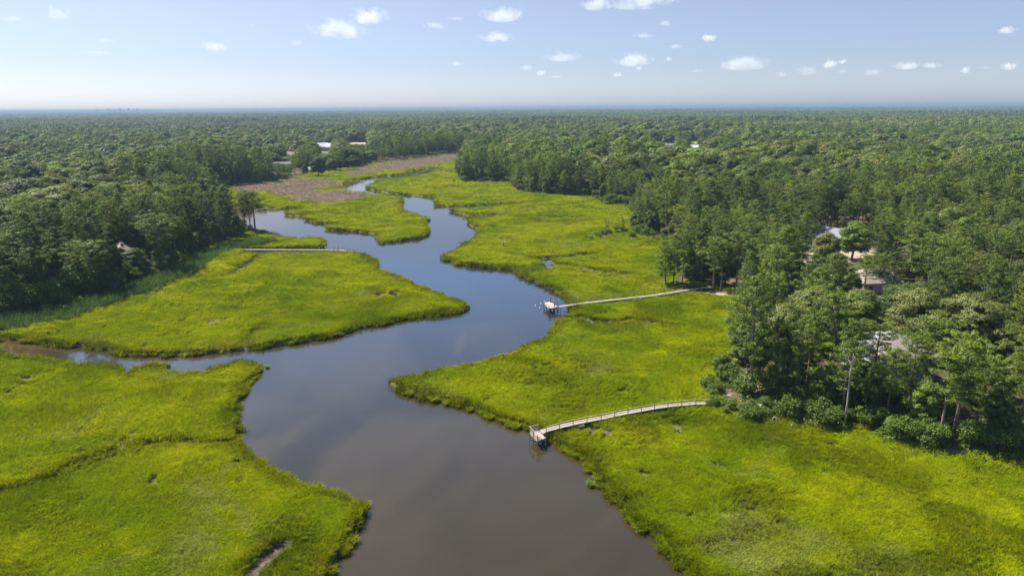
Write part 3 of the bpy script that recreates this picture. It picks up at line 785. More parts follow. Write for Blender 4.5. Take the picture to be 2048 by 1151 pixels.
# labels for the scattered single trees
TW = {True: {'dark': 'dark green', 'mid': 'mid green', 'yellow': 'yellow-green', 'olive': 'olive'}, False: {'dark': 'dark green', 'mid': 'mid green', 'bright': 'bright green', 'grey': 'grey-green', 'brown': 'brownish'}}
ORD = ['leftmost', 'second from left', 'third from left', 'fourth from left', 'fifth from left', 'sixth from left', 'seventh from left', 'eighth from left']
rows = {}
for i in np.where(indiv)[0]:
    P = np.array([X[i], Y[i]]); k = int(np.argmin(np.hypot(*(LXY - P).T)))
    L = LXY[k]; far = np.linalg.norm(P) - np.linalg.norm(L); lat = (P[0] / P[1] - L[0] / L[1]) * np.linalg.norm(P)
    rel = 'close by' if np.linalg.norm(P - L) < 16 else ('behind' if far > abs(lat) else ('in front of' if -far > abs(lat) else ('left of' if lat < 0 else 'right of')))
    row = 'edge-of-wood' if edge[i] < 9 else ('inner' if edge[i] < 40 else 'deep-wood')
    big = 'tall' if hh[i] > (18.5 if is_pine[i] else 14) else 'low'
    key = (bool(is_pine[i]), big, str(tone[i]), row, rel, LAND[k][0])
    rows.setdefault(key, []).append(i)
lab = {}
for (pn, big, tn, row, rel, lm), ids in rows.items():
    base = f"{big} {TW[pn][tn]} {row} {'pine' if pn else 'broadleaf tree'} {rel} {lm}"
    ids = sorted(ids, key=lambda i: bx[i])
    grp = f"{big} {TW[pn][tn]} {row} {'pines' if pn else 'broadleaf trees'} {rel} {lm}"
    for j, i in enumerate(ids):
        if len(ids) == 1: lab[i] = (base, 'trees of the creekside woods')
        elif len(ids) <= 8 and len(base.split()) + 3 <= 16: lab[i] = (base + ', ' + ORD[j], 'trees of the creekside woods')
        else: lab[i] = (base, grp)
for i in np.where(indiv)[0]:
    kind = 'pine_tree' if is_pine[i] else 'broadleaf_tree'
    hb = 20.0 if is_pine[i] else (17.0 if var[i] in (3, 5) else 15.0)
    place_tree(kind, int(var[i]), X[i], Y[i], z[i] - .1, hh[i] / hb, wide[i], rotz[i], tints[i], *lab[i])

# the rest of the wood: uncountable
rest = ~indiv
nearm = rest & (np.hypot(X, Y) < 420)
farm = rest & ~nearm
def forest(name, m, pn, on, label):
    ids = np.where(m)[0]
    npn = len(pn)
    idx = np.where(is_pine[ids], var[ids] % npn, npn + var[ids] % len(on))
    hb = np.where(is_pine[ids], 20.0, 15.0)
    s = hh[ids] / hb
    coll = proto_coll(name + '_src', pn + on)
    o = instancer(name, np.stack([X[ids], Y[ids], z[ids] - .1], -1), np.stack([np.zeros(len(ids)), np.zeros(len(ids)), rotz[ids]], -1),
                  np.stack([s * wide[ids], s * wide[ids], s], -1), idx, np.concatenate([tints[ids], np.ones((len(ids), 1))], 1), coll)
    tag(o, label, 'forest', kind='stuff')
forest('forest', nearm, PINE_NEAR, OAK_NEAR, 'dense mixed pine and oak wood around the marsh')
forest('forest', farm, PINE_LOD, OAK_LOD, 'mixed wood spreading behind the marsh and houses')

def undergrowth():
    x, y = scatter(60, 560, 3.1, 31)
    z, sw, so, mk, mud = fields(x, y)
    r = np.random.default_rng(32)
    lot = (x > 35) & (y < 200)
    m = (so < -2.0) & (so > np.where(lot, -90, -34)) & (mk['lawn'] < .3) & (mk['sand'] < .3) & (mk['road'] < .3) & (sw > 2) & (r.uniform(size=len(x)) < np.where(lot, .34, .6)) & ~(lot & (so > -11))
    x, y, z = x[m], y[m], z[m]
    bx, by, dep = proj(np.stack([x, y, z], -1))
    k = np.ones(len(x), bool)
    for x0, y0, x1, y1, yb in KEEP: k &= ~((bx > x0 - 8) & (bx < x1 + 8) & (by > y0) & (by < yb + 22))
    for q in HOUSE_AT: k &= np.hypot(x - q[0], y - q[1]) > q[2]
    x, y, z = x[k], y[k], z[k]; n = len(x)
    idx = np.where(r.uniform(size=n) < .82, r.integers(0, 3, n), 3)
    s = np.where(idx < 3, r.uniform(.8, 1.7, n), r.uniform(.42, .62, n))
    c = r.uniform(.7, 1.15, (n, 1))
    o = instancer('undergrowth', np.stack([x, y, z - .05], -1), np.stack([np.zeros(n), np.zeros(n), r.uniform(0, 6.28, n)], -1), np.stack([s * 1.15, s * 1.15, s], -1), idx,
                  np.concatenate([c, c, c * r.uniform(.8, 1.1, (n, 1)), np.ones((n, 1))], 1), proto_coll('undergrowth_src', [join_proto('bush_mix', *p) for p in SHRUBS] + [OAK_NEAR[3]]))
    tag(o, 'leafy undergrowth filling the wood below the trees', 'undergrowth', kind='stuff')
undergrowth()

def far_canopy():
    pts = []; sc = []; tn = []
    r = np.random.default_rng(91)
    for rmin, rmax, S in ((1270, 4000, 76.0), (4000, 9000, 150.0), (9000, 22000, 330.0)):
        xs, ys = scatter(rmin, rmax, S, int(S))
        gap = far_clear(xs, ys) > .5
        xs, ys = xs[~gap], ys[~gap]
        k = S / 80 * 1.16
        hv = (.55 + .95 * fbm(xs, ys, 420, 3, 83)) * r.uniform(.9, 1.12, len(xs))
        pts.append(np.stack([xs, ys, np.full(len(xs), 1.5)], -1)); sc.append(np.stack([np.full(len(xs), k), np.full(len(xs), k), hv * (1 if S < 100 else 1.05)], -1))
        c = r.uniform(.85, 1.12, (len(xs), 1)) * (.60 + .75 * fbm(xs, ys, 300, 3, 85))[:, None]
        tn.append(np.concatenate([c * r.uniform(.9, 1.15, (len(xs), 1)), c, c * .95, np.ones((len(xs), 1))], 1))
    pts = np.concatenate(pts); sc = np.concatenate(sc); tn = np.concatenate(tn); m = len(pts)
    rot = np.zeros((m, 3)); rot[:, 2] = r.uniform(0, 6.28, m)
    o = instancer('far_forest', pts, rot, sc, r.integers(0, 4, m), tn, proto_coll('far_src', PATCHES))
    tag(o, 'endless flat wood reaching to the horizon', 'forest', kind='stuff')
far_canopy()

# ------------------------------------------------------------------ shrubs at the wood edge
SHR = []
def shrub_row(x0, y0, x1, y1, cnt, hpx, label, tint=(1, 1, 1), jx=14, jy=7):
    for i in range(cnt):
        t = (i + .5) / cnt
        px_ = x0 + (x1 - x0) * t + random.uniform(-jx, jx); py_ = y0 + (y1 - y0) * t + random.uniform(-jy, jy)
        SHR.append((px_, py_, hpx * random.uniform(.5, 1.5), label, tint))
shrub_row(1415, 770, 1430, 800, 4, 20, 'low shrubs left of the sandy path', (.95, 1, 1.1), 6)
shrub_row(1446, 742, 1490, 792, 7, 26, 'bushes between the tallest pine and the marsh', (.85, .92, .9), 10, 10)
shrub_row(1425, 815, 1560, 836, 12, 24, 'shrubs at the landward end of the short railed pier', (.95, 1, 1.05), 12, 12)
shrub_row(1500, 805, 1640, 825, 9, 34, 'shrubs below the tallest marsh-edge pine', (.8, .86, .75), 12, 16)
shrub_row(1580, 835, 1690, 850, 7, 28, 'shrubs left of the pale dead snag', (.85, .9, .75), 10, 8)
shrub_row(1700, 850, 1800, 872, 5, 30, 'shrubs right of the pale dead snag', (.85, .95, .8), 8, 8)
shrub_row(1790, 880, 1880, 894, 6, 34, 'shrubs in front of the leaning pine', (.8, .88, .75), 9, 10)
shrub_row(1930, 900, 2060, 910, 6, 36, 'shrubs at the right end of the wood edge', (.8, .9, .8), 8, 6)
shrub_row(1640, 800, 1880, 840, 14, 44, 'undergrowth bushes under the near pines', (.8, .9, .8), 14, 22)
shrub_row(1335, 578, 1440, 576, 10, 12, 'low bushes along the pier path', (.8, .9, .9), 8, 3)
shrub_row(1165, 477, 1260, 468, 12, 10, 'low scrub around the scrubby point', (.9, .95, 1.1), 8, 4)
shrub_row(1255, 473, 1335, 480, 8, 12, 'bushes at the wood foot by the scrubby point', (.8, .95, .8), 8, 3)
shrub_row(905, 364, 1010, 368, 7, 8, 'bushes at the wooded marsh corner', (.7, .8, .8), 6, 2)
shrub_row(30, 632, 330, 552, 18, 40, 'bushes at the shaded foot of the wood left of the creek', (.8, .9, .8), 10, 6)
groups = {}
for s in SHR: groups.setdefault(s[3], []).append(s)
for lb, lst in groups.items():
    lst.sort(key=lambda s: s[0])
    for j, (px_, py_, hp, label, tint) in enumerate(lst):
        P = at(px_, py_, 1.0); zz = ground_z(P[0], P[1]); P = at(px_, py_, zz)
        k = j % 3; h = height_to(P, py_ - hp); sc = h / (2.6, 2.2, 3.2)[k]
        o = empty('shrub', (P[0], P[1], zz - .05), random.uniform(0, 6.28), sc)
        f = link('foliage', SHRUBS[k][0], o); link('stem', SHRUBS[k][1], o)
        q = random.uniform(.85, 1.15); f['tint'] = [tint[0] * q, tint[1] * q, tint[2] * q]
        one = ('leafy shrub among the ' + label) if len(lst) > 8 else None
        if one: tag(o, one, 'shrub', label)
        else: tag(o, f'shrub {ORD[j]} of the {label}', 'shrub', 'wood-edge shrubs')

# ------------------------------------------------------------------ marsh grass, reeds
def make_tuft(seed, nb, h, spread, bw, bend, mat, name='tuft'):
    r = np.random.default_rng(seed)
    az = r.uniform(0, 6.28, nb); rd = spread * np.sqrt(r.uniform(0, 1, nb))
    root = np.stack([np.cos(az) * rd, np.sin(az) * rd, np.zeros(nb) - .05], -1)
    hz = h * r.uniform(.6, 1.15, nb)
    da = az + r.normal(size=nb) * .9
    d = np.stack([np.cos(da), np.sin(da), np.zeros(nb)], -1)
    bn = bend * r.uniform(.3, 1.2, nb)
    side = np.stack([-np.sin(da), np.cos(da), np.zeros(nb)], -1) * (bw * r.uniform(.6, 1.3, nb))[:, None]
    mid = root + d * (bn * hz * .3)[:, None] + np.array([0, 0, 1]) * (hz * .62)[:, None]
    tip = root + d * (bn * hz)[:, None] + np.array([0, 0, 1]) * (hz * (1 - .25 * bn))[:, None]
    V = np.stack([root - side, root + side, mid + side * .85, mid - side * .85, mid - side * .85, mid + side * .85, tip + side * .2, tip - side * .2], 1)
    t = np.repeat(r.uniform(.78, 1.22, nb), 2)
    n_ = nb * 2
    return np_mesh(name, V.reshape(-1, 3), np.arange(n_ * 4).reshape(-1, 4), [mat], attrs={'clump': ('FACE', 'FLOAT_COLOR', np.stack([t, t, t, np.ones(n_)], -1))})

GRASS = [make_tuft(300 + i, 44, .66, .42, .034, 1.0, M['grass']) for i in range(5)]
REEDS = [make_tuft(320 + i, 30, 2.3, .7, .05, .28, M['reed']) for i in range(3)]
BREEDS = [make_tuft(330 + i, 30, 1.5, .8, .05, .3, M['brown_reed']) for i in range(3)]
gcoll = proto_coll('grass_src', GRASS); rcoll = proto_coll('reed_src', REEDS); bcoll = proto_coll('brown_reed_src', BREEDS)

def grass():
    r = np.random.default_rng(55)
    PX = []; 
    for rmin, rmax, sp, sc in ((50, 110, .46, 1.0), (110, 190, .70, 1.35), (190, 330, 1.15, 1.9), (330, 560, 2.0, 2.8), (560, 900, 3.6, 4.2)):
        x, y = scatter(rmin, rmax, sp, int(sp * 100))
        m = np.abs(x) < .90 * y + 8
        PX.append((x[m], y[m], np.full(m.sum(), sc)))
    xb, yb = scatter(50, 260, .5, 911)
    PX.append((xb, yb, np.full(len(xb), -1.0)))
    x = np.concatenate([p[0] for p in PX]); y = np.concatenate([p[1] for p in PX]); sc = np.concatenate([p[2] for p in PX])
    z, sw, so, mk, mud = fields(x, y)
    m = (sw > .25 + .35 * fbm(x, y, 1.2, 2, 29)) & (so > -3) & (mud < .45) & (mk['sand'] < .5) & (mk['brown'] < .75) & (mk['reed'] < .9)
    bank = (sc < 0) & (sw > -.75) & (sw < .35) & (fbm(x, y, 1.5, 2, 27) > .50)
    m = (m & (sc > 0)) | bank
    x, y, z, sw, sc, so, eg = x[m], y[m], z[m], sw[m], sc[m], so[m], mk['edge'][m]
    z = np.where(sc < 0, np.maximum(z, -.02), z); sc = np.where(sc < 0, r.uniform(.7, 1.25, len(x)) * np.clip(np.hypot(x, y) / 110, 1, 1.6), sc)
    n = len(x)
    hv = .38 + .95 * fbm(x, y, 5.5, 3, 15) + .35 * fbm(x, y, 1.6, 2, 16) + .55 * eg * r.uniform(.4, 1.2, n)
    # lodged mats: coherent tilt
    ta = fbm(x, y, 16, 2, 17) * 6.28 * 2; tm = sstep(.40, .72, fbm(x, y, 9, 2, 18)) * .62
    rot = np.stack([np.sin(ta) * tm + r.normal(size=n) * .08, np.cos(ta) * tm + r.normal(size=n) * .08, r.uniform(0, 6.28, n)], -1)
    rot[:, 2] = np.where(tm > .25, r.normal(size=n) * .5, rot[:, 2])
    S = sc * r.uniform(.85, 1.15, n)
    scl = np.stack([S, S, hv * (.65 + .35 * sc) * r.uniform(.85, 1.15, n)], -1)
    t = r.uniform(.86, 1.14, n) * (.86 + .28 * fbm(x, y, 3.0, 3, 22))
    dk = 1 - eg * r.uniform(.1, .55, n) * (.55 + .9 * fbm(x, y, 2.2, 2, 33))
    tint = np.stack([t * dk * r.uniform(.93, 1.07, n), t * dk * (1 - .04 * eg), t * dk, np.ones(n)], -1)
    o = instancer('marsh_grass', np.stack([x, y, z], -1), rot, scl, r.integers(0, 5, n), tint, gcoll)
    tag(o, 'bright green cordgrass covering the tidal marsh', 'grass', kind='stuff')
grass()

def reeds(name, key, sp, coll, label, sc0, tintf):
    r = np.random.default_rng(66)
    x, y = scatter(120, 900 if key == 'brown' else 420, sp, 3)
    z, sw, so, mk, mud = fields(x, y)
    m = (mk[key] > .4 + .5 * r.uniform(size=len(x))) & (sw > .8) & (so > -4)
    x, y, z = x[m], y[m], z[m]; n = len(x)
    s = sc0 * r.uniform(.8, 1.25, n); hv = r.uniform(.75, 1.2, n) * (.7 + .6 * fbm(x, y, 8, 2, 19))
    rot = np.stack([r.normal(size=n) * .08, r.normal(size=n) * .08, r.uniform(0, 6.28, n)], -1)
    t = r.uniform(.85, 1.15, n)
    o = instancer(name, np.stack([x, y, z], -1), rot, np.stack([s, s, hv], -1), r.integers(0, 3, n), np.stack([t, t, t, np.ones(n)], -1), coll)
    print(name, n)
    tag(o, label, 'reeds', kind='stuff')
reeds('tall_reeds', 'reed', 1.15, rcoll, 'tall blue-green reeds at the foot of the wood', 1.0, None)
reeds('brown_reeds', 'brown', 2.6, bcoll, 'brown flowering reed beds beside the creek head', 2.2, None)

# single tussocks standing off the bank
TUS = make_tuft(350, 150, .75, .45, .03, .85, M['grass'], 'blades')
def mound():
    b = MB(); b.tube([(0, 0, -.7), (0, 0, .0), (0, 0, .16)], [.55, .5, .3], 10); return b.mesh('root_mound', M['mudtop'], True)
MOUND = mound()
for px_, py_, s, lb in ((1181, 972, 1.0, 'round grass tussock standing alone in the open creek water'), (535, 735, .8, 'tiny tussock off the tip of the lower marsh point'), (874, 803, .9, 'tussock just off the bank, nearest the pointed marsh tip'),
                        (893, 809, 1.0, 'second tussock off the bank near the pointed marsh tip'), (966, 830, 1.05, 'tussock at the bank midway between marsh tip and railed pier'), (860, 798, .9, 'tussock touching the bank of the pointed marsh tip'),
                        (1137, 905, .9, 'small tussock in the notch just right of the railed pier'), (1150, 911, 1.2, 'larger tussock in the notch right of the railed pier'), (1172, 922, 1.0, 'tussock below the notch in the bank by the railed pier'),
                        (1197, 950, 1.1, 'tussock on the bank beside the lone water tussock'), (1222, 985, 1.0, 'tussock on the bank below the lone water tussock'), (1320, 1082, 1.0, 'grass clump on mud where the bank leaves the picture bottom'), (1010, 845, 1.1, 'tussock at the bank close before the railed pier')):
    P = at(px_, py_, 0.0)
    o = empty('grass_tussock', (P[0], P[1], 0), random.uniform(0, 6), s)
    link('root_mound', MOUND, o); c = link('blades', TUS, o); c.location = (0, 0, .08); c['tint'] = [.95, 1.0, 1.0]
    tag(o, lb, 'grass tussock', 'tussocks along the creek bank')

def tussock_row(line, cnt, label, group):
    L = [at(x, y, 0.0) for x, y in line]
    seg = [np.linalg.norm(b - a) for a, b in zip(L[:-1], L[1:])]; tot = sum(seg)
    for k in range(cnt):
        d = tot * (k + random.uniform(.1, .9)) / cnt; i = 0
        while d > seg[i]: d -= seg[i]; i += 1
        P = L[i] + (L[i + 1] - L[i]) * d / seg[i]
        P = P + np.array([-1, -.6, 0]) * random.uniform(-.3, .75)
        s_ = random.uniform(.75, 1.35)
        o = empty('grass_tussock', (P[0], P[1], 0), random.uniform(0, 6), (s_, s_, s_ * random.uniform(.8, 1.1)))
        link('root_mound', MOUND, o); c = link('blades', TUS, o); c.location = (0, 0, .08); q = random.uniform(.62, .95); c['tint'] = [q, q, 1.0]
        tag(o, label, 'grass tussock', group)
tussock_row([(795,778),(818,791),(849,798),(900,804),(943,819),(978,833),(1013,847),(1050,857)], 16, 'shaggy tussock in the row between pointed marsh tip and railed pier', 'tussock row above the railed pier')
tussock_row([(1130,896),(1148,909),(1172,918),(1183,940),(1205,966),(1225,986),(1255,1015),(1264,1045),(1318,1071),(1338,1098),(1350,1124)], 24, 'shaggy tussock in the bank row running from railed pier to picture bottom', 'tussock row below the railed pier')

# ------------------------------------------------------------------ piers
def resample(pts, step):
    pts = [np.array(p) for p in pts]; out = [pts[0]]; acc = 0
    for a, b in zip(pts[:-1], pts[1:]):
        L = np.linalg.norm(b - a); t = step - acc
        while t <= L: out.append(a + (b - a) * t / L); t += step
        acc = (acc + L) % step if L + acc >= step else acc + L
    return out

def make_pier(name, label, pxs, zd, width, matdeck, rail_side, post_step=2.6, rail_h=.95, double_posts=False, rail_mat='railwood'):
    pts = [at(x, y, zd) for x, y in pxs]
    root = empty(name, (pts[0][0], pts[0][1], 0)); tag(root, label, 'pier')
    off = np.array([pts[0][0], pts[0][1], 0])
    deck = MB(); beam = MB()
    cs = resample(pts, .16)
    for a, c in zip(cs[:-1], cs[1:]):
        d = c - a; n_ = np.array([-d[1], d[0], 0]); n_ /= np.linalg.norm(n_) + 1e-9
        m = (a + c) / 2 - off
        deck.box(m + [0, 0, random.uniform(-.004, .004)], (.148, width * random.uniform(.985, 1.015), .04), math.atan2(d[1], d[0]))
    cs2 = resample(pts, 1.5) + [pts[-1]]
    for a, c in zip(cs2[:-1], cs2[1:]):
        d = c - a
        if np.linalg.norm(d) < .05: continue
        n_ = np.array([-d[1], d[0], 0]); n_ /= np.linalg.norm(n_) + 1e-9
        for s in (-1, 1):
            beam.bar(a - off + n_ * s * width * .4 - [0, 0, .12], c - off + n_ * s * width * .4 - [0, 0, .12], .06, .18)
    deck.build('deck', M[matdeck], root); beam.build('joist', M['postwood'], root)
    ps = resample(pts, post_step)
    prev = None; rail_top = []; 
    for i, p in enumerate(ps):
        q = ps[min(i + 1, len(ps) - 1)] - ps[max(i - 1, 0)]; n_ = np.array([-q[1], q[0], 0]); n_ /= np.linalg.norm(n_) + 1e-9
        for s in (-1, 1):
            up = rail_h if s == rail_side else -.05
            b_ = p - off + n_ * s * (width / 2 + .06)
            pb = MB(); pb.bar((b_[0], b_[1], -.6), (b_[0], b_[1], zd + up), .11); pb.build('post', M['postwood'], root)
            if s == rail_side: rail_top.append(b_)
    if rail_side and len(rail_top) > 1:
        a = MB(); m = MB()
        for u_, v_ in zip(rail_top[:-1], rail_top[1:]):
            a.bar((u_[0], u_[1], zd + rail_h + .02), (v_[0], v_[1], zd + rail_h + .02), .10, .045)
            m.bar((u_[0], u_[1], zd + rail_h * .5), (v_[0], v_[1], zd + rail_h * .5), .04, .06)
        a.build('handrail', M[rail_mat], root); m.build('mid_rail', M['postwood'], root)
    return root, off, pts

# near railed pier
P1 = [(1418,804.5),(1382,806),(1350.5,809),(1323,812),(1294,817),(1266.5,822),(1237,827.5),(1209,834),(1180.6,839),(1153,844.5),(1124,851),(1091,859.5),(1082,864)]
root, off, pts = make_pier('pier', 'short wooden pier with one handrail and a square railed end platform over the creek', P1, 1.25, 1.15, 'plank', 1, 2.55)
pc = [at(1059.5, 864, 1.25) - off, at(1075, 881, 1.25) - off, at(1091, 876, 1.25) - off, at(1077, 860.5, 1.25) - off]
pl = MB()
e1 = pc[1] - pc[0]; e2 = pc[3] - pc[0]; nb = int(np.linalg.norm(e1) / .15)
for i in range(nb):
    a = pc[0] + e1 * (i + .5) / nb; c = pc[3] + (pc[2] - pc[3]) * (i + .5) / nb
    pl.bar(a + [0, 0, .045], c + [0, 0, .045], .14, .04)
pl.build('platform_deck', M['plankpink'], root)
fr = MB()
for i in range(4): fr.bar(pc[i] - [0, 0, .12], pc[(i + 1) % 4] - [0, 0, .12], .06, .22)
fr.build('platform_frame', M['railwood'], root)
for i, p in enumerate([pc[0], (pc[0] + pc[1]) / 2, pc[1], (pc[1] + pc[2]) / 2, pc[2], pc[3]]):
    q = MB(); q.bar((p[0], p[1], -.9), (p[0], p[1], 2.25 if i in (0, 1, 2, 5) else 1.4), .13); q.build('piling', M['postwood'] if i % 2 else M['railwood'], root)
rl = MB()
for a, c in ((pc[0], pc[1]), (pc[0], pc[3]), (pc[1], (pc[1] + pc[2]) / 2)):
    for zz, hh_ in ((1.0, .06), (.55, .12), (.25, .12)):
        rl.bar(a + [0, 0, zz], c + [0, 0, zz], .1 if zz == 1.0 else .04, hh_)
rl.build('platform_rail', M['plank'], root)
bn = MB(); bp_ = (pc[3] + pc[2]) / 2
bn.box((bp_[0], bp_[1], 1.25 + .45), (1.2, .35, .05), math.atan2(e1[1], e1[0])); bn.box((bp_[0], bp_[1], 1.25 + .24), (1.0, .08, .40), math.atan2(e1[1], e1[0]))
bn.build('bench', M['plank'], root)
ld = MB()
for s in (-.2, .2):
    b0 = pc[2] + np.array([s, -.05, 0]); ld.bar((b0[0], b0[1], -.3), (b0[0], b0[1], 1.5), .05)
for k in range(5): ld.bar((pc[2][0] - .2, pc[2][1] - .05, -.1 + k * .32), (pc[2][0] + .2, pc[2][1] - .05, -.1 + k * .32), .04)
ld.build('ladder', M['postwood'], root)

# middle pier
P2 = [(1425,573),(1380,578.5),(1335,586),(1296,591.5),(1259,595.5),(1218,600),(1177,604.5),(1149,608),(1117,613)]
root, off, pts = make_pier('pier', 'long wooden walkway with far-side handrail to a small pinkish stage with two tall pilings', P2, 1.3, 1.3, 'plank', -1, 3.2, 1.2, rail_mat='postwood')
pc = [at(1088, 605.5, 1.25) - off, at(1098, 617, 1.25) - off, at(1116, 614, 1.25) - off, at(1101, 603.5, 1.25) - off]
pl = MB(); e1 = pc[1] - pc[0]; nb = int(np.linalg.norm(e1) / .16)
for i in range(nb):
    a = pc[0] + e1 * (i + .5) / nb; c = pc[3] + (pc[2] - pc[3]) * (i + .5) / nb
    pl.bar(a + [0, 0, .045], c + [0, 0, .045], .15, .04)
pl.build('platform_deck', M['plankpink'], root)
fr = MB()
for i in range(4): fr.bar(pc[i] - [0, 0, .14], pc[(i + 1) % 4] - [0, 0, .14], .08, .25)
fr.build('platform_frame', M['postwood'], root)
for p, top in ((pc[0], 1.9), (pc[1], 1.9), (pc[2], 1.2), ((pc[0] + pc[1]) / 2, 1.2), ((pc[1] + pc[2]) / 2, 1.2)):
    q = MB(); q.bar((p[0], p[1], -.9), (p[0], p[1], top), .16); q.build('piling', M['postwood'], root)
for (px_, py_, yt) in ((1101, 605, 590), (1109, 613.5, 599)):
    p = at(px_, py_, 1.25); h = height_to(p, yt); p = p - off
    q = MB(); q.tube([(p[0], p[1], -1), (p[0], p[1], 1.25 + h)], [.17, .15], 9); q.build('tall_piling', M['postwood'], root, True)
rl = MB(); rl.bar(pc[0] + [0, 0, .6], pc[1] + [0, 0, .6], .08, .06); rl.bar(pc[1] + [0, 0, .6], pc[1] * .45 + pc[2] * .55 + [0, 0, .6], .06, .06); rl.bar(pc[1] + [0, 0, .32], pc[1] * .45 + pc[2] * .55 + [0, 0, .32], .04, .06)
rl.build('stage_rail', M['plankpink'], root)

# long low dock at the left
P3 = [(457,498.5),(520,498.8),(580,499),(640,499.3),(680,499.8),(707,503)]
root, off, pts = make_pier('dock', 'long low dock with short upright pilings at its creek end, left of the creek', P3, 1.1, 1.3, 'railwood', 0, 2.7, 0)
for px_ in (651, 659, 668, 676, 681, 684, 688, 693.5, 698.6, 704, 708):
    yb = 499.5 if px_ < 682 else 499.5 + (px_ - 680) / 28 * 3.5
    for s in ((-.9, .9) if px_ < 680 else (.9,)):
        p = at(px_, yb, 1.1) - off
        q = MB(); q.tube([(p[0], p[1] + s, -.9), (p[0], p[1] + s, 1.1 + random.uniform(.75, 1.15))], [.12, .11], 7); q.build('piling', M['postwood'], root, True)
# red canoe under the dock
def canoe():
    b = MB(); n_ = 11; L = 5.2
    for i in range(n_):
        t = i / (n_ - 1) * 2 - 1; w = .42 * (1 - t * t) ** .6 + .02; zt = .42 + .12 * t * t
        for (x_, z_) in ((-w, zt), (-w * .75, .12), (0, 0), (w * .75, .12), (w, zt), (w * .9, zt - .03), (0, .1), (-w * .9, zt - .03)):
            b.V.append((x_, t * L / 2, z_))
    for i in range(n_ - 1):
        for k in range(8):
            b.F.append((i * 8 + k, i * 8 + (k + 1) % 8, (i + 1) * 8 + (k + 1) % 8, (i + 1) * 8 + k))
    return b
P = at(499, 503.2, .5); o = empty('canoe', (P[0], P[1], ground_z(P[0], P[1]) + .35), R(92)); canoe().build('hull', M['red'], o, True)
s_ = MB(); s_.box((0, .9, .3), (.7, .22, .03)); s_.build('seat', M['plank'], o); s_ = MB(); s_.box((0, -1.2, .3), (.62, .22, .03)); s_.build('seat', M['plank'], o)
tag(o, 'faded red canoe lying beside the landward half of the long low dock', 'canoe')

